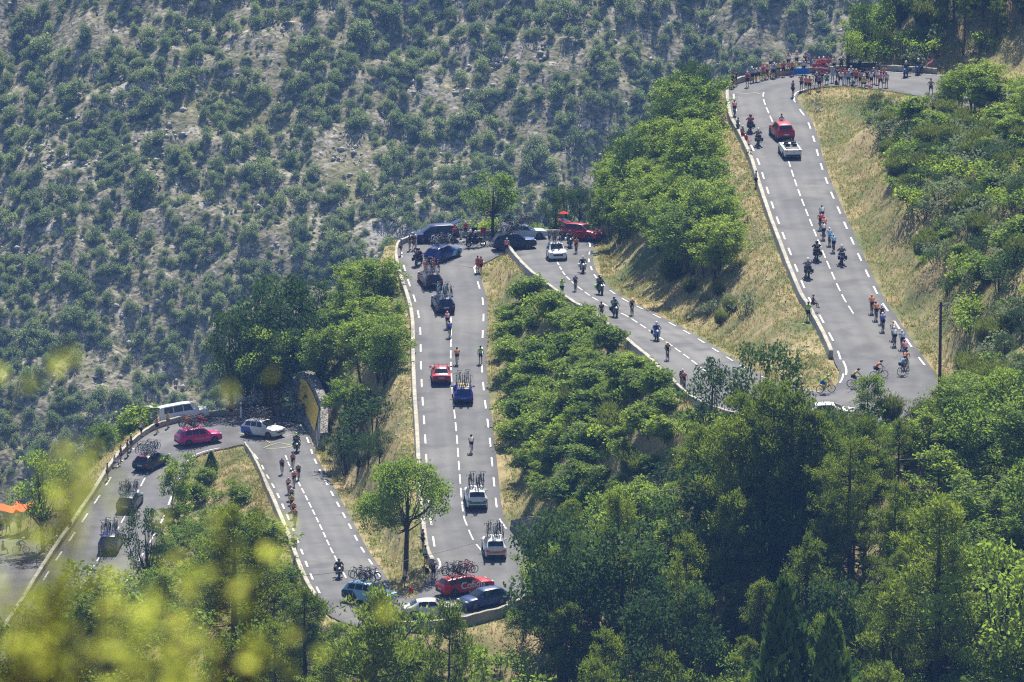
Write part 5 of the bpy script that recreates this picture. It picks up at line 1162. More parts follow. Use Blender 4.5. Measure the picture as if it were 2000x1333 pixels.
def car(style, u, v, deg, anchor, col, label, livery=(), bikes=None, col2=None, group=None, text=None, tail=None, door=False, z_off=0, rack=None):
    C_ = car_parts(style); rz = R(deg); x, y = place(u, v, rz, C_['L']/2, anchor); z, rx, ry = slope_pose(x, y, rz)
    e = empty('team_car' if bikes else 'parked_car' if anchor == 0 else 'car', (x, y, z+.012+z_off), rz, label, 'van' if style == 'van' else 'car', group); e.rotation_euler = (rx, ry, rz); e['label'] = label
    pm = paint(col)
    for nm, me, kind in C_['P']:
        if kind == 'paint': part(nm, me, e, pm)
        elif kind == 'mirror': part(nm, me, e, pm)
        else: obj(nm, me, e)
    wbs = .305*C_['L']
    for s in (1, -1):
        for yy in (wbs, -wbs*.98):
            ar = obj('wheel_arch', ARCH, e); ar.location = (s*(C_['W']/2-.006), yy, WR); 
            w_ = bpy.data.objects.new('wheel', tyre_me); link(w_, e); w_.location = (s*(C_['W']/2-.085), yy, WR); w_.rotation_euler = (0, 0, 0 if s > 0 else math.pi)
            obj('rim', carrim_me, w_); obj('brake_disc', disc_me, w_)
    lf = C_['lf']; L_ = C_['L']
    for where, c in livery:
        m = paint(COL[c] if isinstance(c, str) else c)
        if where == 'sides':
            for s in (1, -1): obj('side_panel', lf.patch('side_panel', m, -.46*L_, .40*L_, 1.9, 2.9, s, .006, 10, 3), e)
        elif where == 'rearsides':
            for s in (1, -1): obj('side_panel', lf.patch('side_panel', m, -.47*L_, -.12*L_, 2.0, 3.9, s, .006, 6, 4, yt=(0, -.5)), e)
        elif where == 'frontsides':
            for s in (1, -1): obj('side_panel', lf.patch('side_panel', m, .05*L_, .45*L_, 2.0, 3.9, s, .006, 6, 4, yt=(.4, 0)), e)
        elif where == 'hood':
            for s in (1, -1): obj('bonnet_panel', lf.patch('bonnet_panel', m, .26*L_, .44*L_, 5.0, 6.99, s, .006, 5, 3), e)
        elif where == 'roof':
            for s in (1, -1): obj('roof_panel', lf.patch('roof_panel', m, -.28*L_, .05*L_, 5.6, 6.99, s, .006, 5, 3), e)
        elif where == 'tail': obj('tailgate_panel', rbox('tailgate_panel', (0, -.5*L_-.0, .72), (C_['W']*.80, .04, .20), m, .01), e)
        elif where == 'spoiler': obj('roof_spoiler', rbox('roof_spoiler', (0, -.375*L_, C_['H']-.06), (C_['W']*.62, .24, .05), m, .015), e)
    if text:
        s, size, tc, ty, tz = text; me = text_mesh(s, size, paint(COL[tc])) 
        for sd in (1, -1):
            o = obj('lettering', me, e); o.location = (sd*(C_['W']/2+.012), ty, tz); o.rotation_euler = (R(90), 0, R(90) if sd > 0 else R(-90))
    if tail:   # tailgate up
        hinge = -.40*L_ if style != 'van' else -.5*L_
        g = obj('tailgate', rbox('tailgate', (0, -.42, .0), (C_['W']*.76, .95, .05), pm, .02), e); g.location = (0, hinge, C_['H']-.04); g.rotation_euler = (R(-12 if style == 'van' else -22), 0, 0)
        obj('tailgate_window', rbox('tailgate_window', (0, -.35, .032), (C_['W']*.60, .5, .02), M_glass, 0), g)
        obj('open_boot', rbox('open_boot', (0, -.485*L_, .95 if style != 'van' else 1.1), (C_['W']*.70, .06, .6 if style != 'van' else 1.2), M_inside, .02), e)
    if door:
        sd = door; d_ = obj('door', rbox('door', (0, -.45, 0), (.07, .9, .55), pm, .03), e); d_.location = (sd*C_['W']*.5, .14*L_, .68); d_.rotation_euler = (0, 0, R(58)*sd)
        obj('door_window', tubes('door_window', [([(0, -.85, .27), (0, -.75, .66), (0, -.3, .66), (0, 0, .27)], .02)], M_black), d_)
    if bikes or rack:
        H_ = C_['H']; obj('roof_rack', tubes('roof_rack', [([(-.68, yy, H_-.05), (-.66, yy, H_+.09), (.66, yy, H_+.09), (.68, yy, H_-.05)], .022) for yy in (-1.15, -.15)]+[([(xx, -1.35, H_+.11), (xx, .25, H_+.11)], .016) for xx in (-.6, -.2, .2, .6)], M_black), e)
    if bikes:
        n, cols, blab = bikes; M4 = Matrix.Translation((x, y, z+.012)) @ e.rotation_euler.to_matrix().to_4x4()
        for i in range(n):
            lx = -.66+1.32*i/(n-1); q = M4 @ Vector((lx, -.45+.55*(1 if (i+i//2) % 2 else -1)+.08*rng.normal(), C_['H']+.12))
            bicycle(q, rz+(math.pi if i % 2 else 0)+rng.normal()*.03, cols[i % len(cols)], blab, sc=1.04, group='bicycles on the '+blab.split(' of the ')[-1], rx=rx*(-1 if i % 2 else 1))
    return e
ARCH = MBuf(); ARCH.tube([(-.03, 0, 0), (.006, 0, 0)], [WR+.055]*2, 20); ARCH.add([(.0065, (WR+.055)*math.cos(2*math.pi*i/20)*1.0, (WR+.055)*math.sin(2*math.pi*i/20)) for i in range(20)]+[(.0065, 0, 0), (.0066, 0, 0)], [(i, (i+1) % 20, 20, 21) for i in range(20)])
ARCH = ARCH.mesh('wheel_arch', M_black)
# ---------------------------------------------------------------- motorcycles
def moto_parts():
    P = []
    S = [(-.95, [(0, .78), (.06, .78), (.10, .84), (.07, .90), (0, .92)]), (-.55, [(0, .62), (.12, .64), (.16, .80), (.13, .90), (0, .92)]), (-.15, [(0, .34), (.18, .40), (.22, .62), (.16, .82), (0, .86)]),
         (.15, [(0, .30), (.20, .38), (.24, .66), (.20, .92), (0, 1.0)]), (.42, [(0, .42), (.20, .50), (.27, .80), (.20, 1.0), (0, 1.08)]), (.66, [(0, .62), (.14, .68), (.20, .86), (.13, .98), (0, 1.02)]), (.80, [(0, .76), (.04, .78), (.07, .84), (.04, .90), (0, .92)])]
    lf = Loft(S); P.append(('fairing', lf.body('fairing', M_black), True))
    P.append(('seat', rbox('seat', (0, -.42, .95), (.30, .85, .10), M_black, .04), False))
    P.append(('windscreen', mesh('windscreen', [(-.17, .52, 1.02), (.17, .52, 1.02), (.13, .40, 1.36), (-.13, .40, 1.36), (-.17, .54, 1.02), (.17, .54, 1.02), (.13, .42, 1.36), (-.13, .42, 1.36)], [(0, 1, 2, 3), (4, 7, 6, 5), (0, 4, 5, 1), (1, 5, 6, 2), (2, 6, 7, 3), (3, 7, 4, 0)], M_glass), False))
    for s in (1, -1): P.append(('pannier', rbox('pannier', (s*.33, -.72, .70), (.20, .48, .36), M_white, .05), 'pan'))
    P.append(('top_case', rbox('top_case', (0, -.98, 1.10), (.42, .34, .28), M_white, .06), 'pan'))
    P.append(('handlebar', tubes('handlebar', [([(-.38, .36, 1.06), (-.2, .44, 1.06), (.2, .44, 1.06), (.38, .36, 1.06)], .018), ([(-.3, .42, 1.06), (-.36, .44, 1.2)], .01), ([(.3, .42, 1.06), (.36, .44, 1.2)], .01)], M_black), False))
    P.append(('fork', tubes('fork', [([(.09, .60, .88), (.09, .80, .33)], .03), ([(-.09, .60, .88), (-.09, .80, .33)], .03)], M_metal), False))
    P.append(('exhaust', tubes('exhaust', [([(.16, .1, .36), (.20, -.4, .36), (.22, -.95, .46)], [.03, .05, .06])], M_metal), False))
    P.append(('headlight', rbox('headlight', (0, .76, .90), (.20, .12, .10), M_head, .03), False)); P.append(('tail_light', rbox('tail_light', (0, -1.0, .88), (.20, .06, .07), M_red, .01), False))
    return P
MOTO = moto_parts(); mw = MBuf(); mw.add(*torus((0, 0, 0), .26, .065, 20, 7)); mw_me = mw.mesh('tyre', M_rubber)
mr_ = MBuf(); mr_.tube([(-.05, 0, 0), (.05, 0, 0)], [.06, .06], 8)
for i in range(6):
    a = 2*math.pi*i/6; mr_.tube([(0, 0, 0), (0, .2*math.cos(a), .2*math.sin(a))], [.02, .02], 4)
mr_.add(*torus((0, 0, 0), .2, .02, 16, 5)); mr_me = mr_.mesh('rim', M_metal)
def moto(u, v, deg, col, pan, desc, riders=(), anchor=0, group=None, lean=0):
    """riders: list of (pose, jacket, trousers, helmet, label)"""
    rz = R(deg); x, y = place(u, v, rz, .95, anchor); z, rx, ry = slope_pose(x, y, rz, .75)
    e = empty('motorcycle', (x, y, z+.01), rz, desc, 'motorcycle', group); e.rotation_euler = (rx, lean, rz)
    for nm, me, k in MOTO:
        if k is True or k == 'pan': part(nm, me, e, paint(COL[col if k is True else pan]))
        else: obj(nm, me, e)
    for yy in (.80, -.72):
        w_ = bpy.data.objects.new('wheel', mw_me); link(w_, e); w_.location = (0, yy, .325); obj('rim', mr_me, w_)
    for ps, a, b, c, lab in riders:
        p_ = person(ps, (x, y, z+.03), rz, a, b, c, lab, hk='moto', trousers=True, rx=rx)
    return e
def cyclist(u, v, deg, a, b, c, bike, desc, rider_lab, k=0):
    rz = R(deg); p = hit(u, v); x, y = p.x-math.sin(rz)*.4, p.y+math.cos(rz)*.4; z, rx, ry = slope_pose(x, y, rz, .5)
    bicycle((x, y, z+.015), rz, bike, desc, rx=rx); person('ride2' if k else 'ride', (x, y, z+.015), rz, a, b, c, rider_lab, hk='helmet', rx=rx)
# ---------------------------------------------------------------- team cars and other cars (pixel = the ground under the near end, or the middle when anchor is 0)
_hit0 = hit
def hit(u, v):
    for k in range(60):
        p = _hit0(u, v+k*.5)
        if p is not None:
            d = np.hypot(RC[:, 0]-p.x, RC[:, 1]-p.y); i = int(d.argmin())
            if d[i]-np.linalg.norm(RA[i]-RB[i])/2 < 5: return p
    return _hit0(u, v+30) or Vector((0, 500, 25))
N_, W_c, K_ = (.012, .02, .07), (.72, .73, .74), (.015, .015, .017)
RD = 'bicycle on the roof rack of the '
car('suv', 210, 1084, -4, 1, (.02, .03, .16), 'navy team car full of white bicycles, lowest of the cars on the left road', [('tail', 'N')], (8, 'WKW', RD+'lowest navy team car'))
car('wagon', 244, 1004, -8, 1, (.015, .05, .04), 'black-green team car seen through the blurred leaves on the left road', [], (7, 'KE', RD+'black-green team car'))
car('wagon', 273, 923, -26, 1, (.03, .035, .045), 'dark grey team car with a red roof edge approaching the lower left bend', [('spoiler', 'R')], (8, 'WLKW', RD+'dark grey team car with a red roof edge'))
car('suv', 388, 866, -66, 0, (.62, .02, .20), 'bright pink team car turning through the lower left bend', [], (8, 'OKRK', RD+'bright pink team car'), text=('CADILLAC', .34, 'P', .1, .68))
car('suv', 515, 852, -128, 0, W_c, 'white team car with blue rear corner turning in the lower left bend', [('rearsides', 'B')], (8, 'KKEK', RD+'white team car in the lower left bend'))
car('van', 362, 812, -80, 0, W_c, 'white van with its tailgate up beside the lower left parapet', tail=True)
car('wagon', 866, 506, -34, 0, (.015, .05, .30), 'blue team car with a light blue front door turning in the middle bend', [('frontsides', 'L')], (7, 'WEK', RD+'blue team car in the middle bend'))  # white and grey frame colours stand in for glints on the roof bicycles
car('wagon', 849, 566, 12, 1, (.05, .02, .035), 'dark team car with orange-red flanks below the middle bend', [('frontsides', (.55, .05, .02)), ('tail', 'N')], (8, 'OKRK', RD+'dark team car with orange-red flanks'))
car('wagon', 872, 614.5, 9, 1, (.02, .03, .09), 'navy team car with blue flanks, a pair of riders right behind it', [('frontsides', 'B')], (8, 'LWTK', RD+'navy team car ahead of two riders'))
car('saloon', 862.5, 754, 2, 1, (.42, .02, .03), 'red hatchback without bicycles in the left lane of the middle road', [('tail', (.25, .01, .015))], rack=True)
car('wagon', 905.5, 792, 2, 1, (.015, .02, .30), 'blue team car with yellow flanks beside the red hatchback', [('rearsides', 'Y'), ('frontsides', 'Y'), ('roof', 'Y'), ('tail', 'B')], (8, 'KWKE', RD+'blue and yellow team car'))
car('suv', 932.5, 998.5, 4, 1, W_c, 'white team car with a turquoise tail on the middle road', [('tail', 'T'), ('rearsides', (.15, .4, .45))], (7, 'KKN', RD+'white and turquoise team car'))
car('suv', 968.5, 1095.5, 4, 1, W_c, 'white team car with an orange and blue tail entering the middle road', [('tail', 'O'), ('rearsides', 'B')], (8, 'KNKW', RD+'white, orange and blue team car'))
car('wagon', 909, 1157, -63, 0, (.50, .015, .015), 'red team car with large white lettering turning in the lower middle bend', [], (8, 'KKRK', RD+'red lettered team car'), text=('Cofidis', .80, 'W', .30, .80))
car('hatch', 944, 1184, 122, 0, (.025, .055, .17), 'dark blue hatchback parked against the curved wall below the red lettered car')
car('saloon', 840, 1203, -84, 0, (.55, .56, .56), 'silver saloon parked behind the curved concrete wall')
car('suv', 722, 1176, -122, 0, (.25, .5, .72), 'light blue team car rounding the lower middle bend', [('rearsides', 'N'), ('hood', 'B')], (7, 'KNKE', RD+'light blue team car'))
car('mpv', 850, 471, 104, 0, (.012, .02, .11), 'navy people carrier with its tailgate up parked in the middle bend', tail=True)
car('suv', 1005, 486, -82, 0, (.012, .018, .055), 'very dark navy team car crossing the middle bend under a pile of bicycles', [('hood', 'B')], (9, 'WEKE', RD+'very dark navy team car'))  # pale frames put the glints of the bicycle pile into their paint
car('wagon', 1024, 466.5, -78, 0, (.50, .60, .68), 'pale blue team car behind the very dark navy one', [('hood', 'W')], (9, 'WKEG', RD+'pale blue team car'))  # glints on this pile are painted as white and grey frames
car('suv', 1090.5, 511, 184, -1, W_c, 'white team car facing the camera at the top of the right-hand descent', [], (9, 'KNKE', RD+'white car facing the camera'))
car('suv', 1136, 468, -122, 0, (.40, .015, .03), 'dark red car with its tailgate and a door open at the middle bend', tail=True, door=1)
car('suv', 1536, 277, 10, 1, (.38, .012, .03), 'red car with a person standing through the roof on the upper road', [])
car('cabrio', 1549, 312.5, 6, 1, W_c, 'white open convertible behind the red car on the upper road')
car('saloon', 1618, 820, -88, 0, W_c, 'white car half hidden behind trees at the right-hand bend')
# ---------------------------------------------------------------- motorcycles
def rd(desc, a, b, c, ps='moto'): return (ps, a, b, c, desc)
moto(818, 517, -20, 'N', 'K', 'dark motorcycle with two riders left of the blue team car', [rd('rider in black on the dark motorcycle left of the blue team car', 'K', 'K', 'K'), rd('pillion in black on the dark motorcycle left of the blue team car', 'K', 'K', 'D', 'pillion')])
moto(929, 483, -84, 'K', 'K', 'black motorcycle seen side-on in the middle bend', [rd('rider with white helmet on the side-on motorcycle', 'K', 'K', 'W'), rd('pillion with white helmet on the side-on motorcycle', 'K', 'K', 'W', 'pillion')])
moto(1115, 486, 186, 'K', 'W', 'motorcycle facing the camera between the white team car and the dark red car', [rd('black-clad motorcyclist just right of the white team car', 'K', 'K', 'D')], -1)
moto(1140, 536, 184, 'E', 'W', 'grey motorcycle with a tall aerial coming down behind the white team car', [rd('motorcyclist in dark green with white helmet behind the white team car', 'X', 'K', 'W')], -1)
moto(1176.5, 578, 190, 'K', 'G', 'motorcycle with yellow-green boxes near the right edge line', [rd('motorcyclist on the machine with yellow-green boxes', 'K', 'K', 'K'), rd('pillion on the machine with yellow-green boxes', 'D', 'K', 'K', 'pillion')], -1)
moto(1205, 622, 189, 'D', 'K', 'motorcycle with two riders on the centre line beside a walking man', [rd('motorcyclist in teal on the centre line', 'T', 'K', 'D'), rd('pillion with camera on the centre line', 'N', 'K', 'N', 'pillion')], -1)
moto(1285, 668, 186, 'B', 'K', 'blue motorcycle descending ahead of the yellow-helmeted rider', [rd('motorcyclist in blue with white helmet on the blue machine', 'B', 'K', 'W')], -1)
moto(580, 887, 184, 'K', 'G', 'dark motorcycle leading the riders on the lower left road', [rd('motorcyclist in black leading the lower left riders', 'K', 'K', 'K'), rd('pillion in yellow and black leading the lower left riders', 'K', 'K', 'G', 'pillion')], -1)
moto(663, 1133.5, 184, 'K', 'K', 'black motorcycle alone near the foot of the lower left road', [rd('lone motorcyclist near the foot of the lower left road', 'K', 'K', 'E')], -1)
moto(1580, 545, 6, 'E', 'K', 'motorcycle nearest the wall, lowest of three on the upper road', [rd('motorcyclist in grey, lowest of three on the upper road', 'E', 'K', 'W'), rd('pillion in grey, lowest of three on the upper road', 'E', 'K', 'W', 'pillion')], 1)
moto(1597, 511, 4, 'K', 'K', 'motorcycle on the centre line, its passenger raised with a camera', [rd('rider in black on the centre line of the upper road', 'K', 'K', 'K'), rd('cameraman in black raised on the centre-line motorcycle', 'K', 'K', 'D', 'pillion')], 1)
moto(1645.5, 519, 2, 'B', 'K', 'blue motorcycle in the right lane of the upper road', [rd('motorcyclist in navy with white helmet in the right lane', 'N', 'K', 'W')], 1)
moto(1467, 260, 4, 'K', 'K', 'motorcycle under a person in red at the left of the upper road', [rd('motorcyclist in a red jacket on the upper road', 'R', 'K', 'D'), rd('passenger in red behind the red-jacketed motorcyclist', 'R', 'K', 'D', 'pillion')], 1)
moto(1482.5, 287, 3, 'X', 'K', 'dark green motorcycle left of the white convertible', [rd('motorcyclist with white helmet left of the convertible', 'X', 'K', 'W')], 1)
moto(1766, 153, 165, 'B', 'K', 'motorcycle coming out of the top bend, left of the flag', [rd('motorcyclist in black with white helmet leaving the top bend', 'K', 'K', 'W')], -1)
moto(1791, 148, 168, 'B', 'K', 'blue motorcycle beside the red and white flag', [rd('motorcyclist in black beside the flag', 'K', 'K', 'W')], -1)
moto(1672, 140, -70, 'K', 'K', 'parked black motorcycle behind the crowd of the top bend, left of the other')
moto(1698, 140, -95, 'K', 'K', 'parked black motorcycle behind the crowd of the top bend, right of the other')
moto(495, 812, -80, 'K', 'K', 'black motorcycle parked in the shade by the lower left bend')
moto(514, 811, -95, 'N', 'K', 'second dark motorcycle parked in the shade by the lower left bend')
# ---------------------------------------------------------------- racing cyclists
for i, (u, v, dg, a, b, c, bk, w_) in enumerate([
 (1606, 436, 2, 'W', 'N', 'T', 'K', 'white jersey, first of the upper group'), (1603, 450, 2, 'R', 'K', 'K', 'K', 'red jersey, second of the upper group'), (1610, 459, 1, 'O', 'K', 'R', 'K', 'orange-red jersey with red helmet in the upper group'),
 (1609, 469, 2, 'W', 'N', 'B', 'K', 'white jersey, last behind the orange-red one'), (1621, 481, 2, 'L', 'L', 'W', 'K', 'light blue kit, left of the light blue pair'), (1628.5, 494, 2, 'L', 'N', 'L', 'K', 'light blue jersey, right of the light blue pair'),
 (1704, 614, 3, 'O', 'K', 'O', 'K', 'orange jersey leading the lower string'), (1712, 627, 3, 'O', 'N', 'R', 'K', 'orange jersey second in the lower string'), (1723, 634, 2, 'N', 'K', 'W', 'K', 'navy kit with white helmet'), (1725, 649, 2, 'B', 'N', 'W', 'K', 'blue jersey with white shoulders'),
 (1746, 666, 3, 'W', 'N', 'Y', 'K', 'white jersey with yellow helmet'), (1748, 677.5, 3, 'W', 'N', 'W', 'K', 'white jersey and white helmet'), (1763, 684, 3, 'L', 'N', 'W', 'K', 'light blue jersey at the right edge line'), (1768, 703, 4, 'P', 'N', 'R', 'K', 'pale pink jersey at the right edge line'),
 (1766, 723, -22, 'O', 'N', 'N', 'K', 'orange jersey leaning out of the bend'), (1757, 734, -42, 'L', 'N', 'N', 'K', 'light blue jersey leaning out of the bend'), (1706, 741, -78, 'O', 'N', 'K', 'K', 'orange jersey seen side-on in the bend'), (1662, 757, -86, 'Y', 'N', 'K', 'N', 'dark bib and yellow sleeves entering the bend'),
 (1602, 769, -88, 'G', 'B', 'G', 'N', 'yellow-green jersey entering the bend'), (1548, 772, -92, 'N', 'K', 'W', 'N', 'navy jersey hidden by trees at the bend'),
 (1122.5, 568, 186, 'B', 'N', 'B', 'K', 'blue jersey left of the centre line'), (1233, 615, 188, 'K', 'K', 'W', 'K', 'black jersey and white helmet by the right edge line'), (1302, 702.5, 188, 'K', 'K', 'Y', 'K', 'dark jersey with yellow helmet'),
 (1330, 754, 189, 'N', 'K', 'W', 'K', 'navy jersey, left of a pair'), (1334, 759.5, 188, 'R', 'K', 'W', 'K', 'red jersey, right of a pair'), (1124.5, 494, 186, 'O', 'K', 'K', 'K', 'orange jersey beside the white team car'),
 (874, 643, 2, 'P', 'N', 'P', 'K', 'pink jersey right behind the navy team car'), (878, 661, 1, 'B', 'N', 'K', 'K', 'blue and white jersey behind the pink one'), (893, 714, 2, 'O', 'N', 'K', 'K', 'orange jersey alone beside the red hatchback'), (920.5, 886.5, 1, 'W', 'K', 'K', 'K', 'white jersey alone in the right lane'),
 (550.5, 926, 184, 'N', 'N', 'D', 'K', 'navy jersey left of the lower group'), (572, 915.5, 184, 'O', 'K', 'K', 'K', 'dark orange jersey at the head of the lower group'), (582.5, 937, 184, 'E', 'N', 'W', 'K', 'grey jersey right of the lower group'), (574.5, 950.5, 184, 'O', 'K', 'O', 'K', 'orange jersey and helmet in the lower group'),
 (563, 964, 185, 'W', 'N', 'P', 'K', 'white jersey with pink helmet'), (566, 977, 185, 'P', 'N', 'W', 'K', 'pink jersey with white helmet'), (569, 985, 185, 'T', 'N', 'W', 'T', 'turquoise jersey in mid line'), (569.5, 998.5, 185, 'Y', 'K', 'Y', 'K', 'yellow jersey in mid line'),
 (573, 1012.5, 185, 'O', 'K', 'Y', 'K', 'orange jersey second from the end of the line'), (576, 1026, 185, 'N', 'K', 'O', 'K', 'navy jersey with orange helmet at the near end'),
 (31, 1082, -84, 'B', 'B', 'W', 'O', 'blue jersey on an orange bicycle at the left edge'), (78, 1076, -80, 'X', 'K', 'K', 'K', 'dark green jersey behind the blurred leaves'), (95, 1079, -85, 'K', 'K', 'W', 'K', 'black jersey behind the blurred leaves'),
 (1435, 228, 1, 'P', 'K', 'K', 'K', 'pink jersey by the wall of the upper road')]):
    cyclist(u, v, dg, a, b, c, bk, 'racing bicycle of the cyclist in '+w_, 'cyclist in '+w_, i % 2)
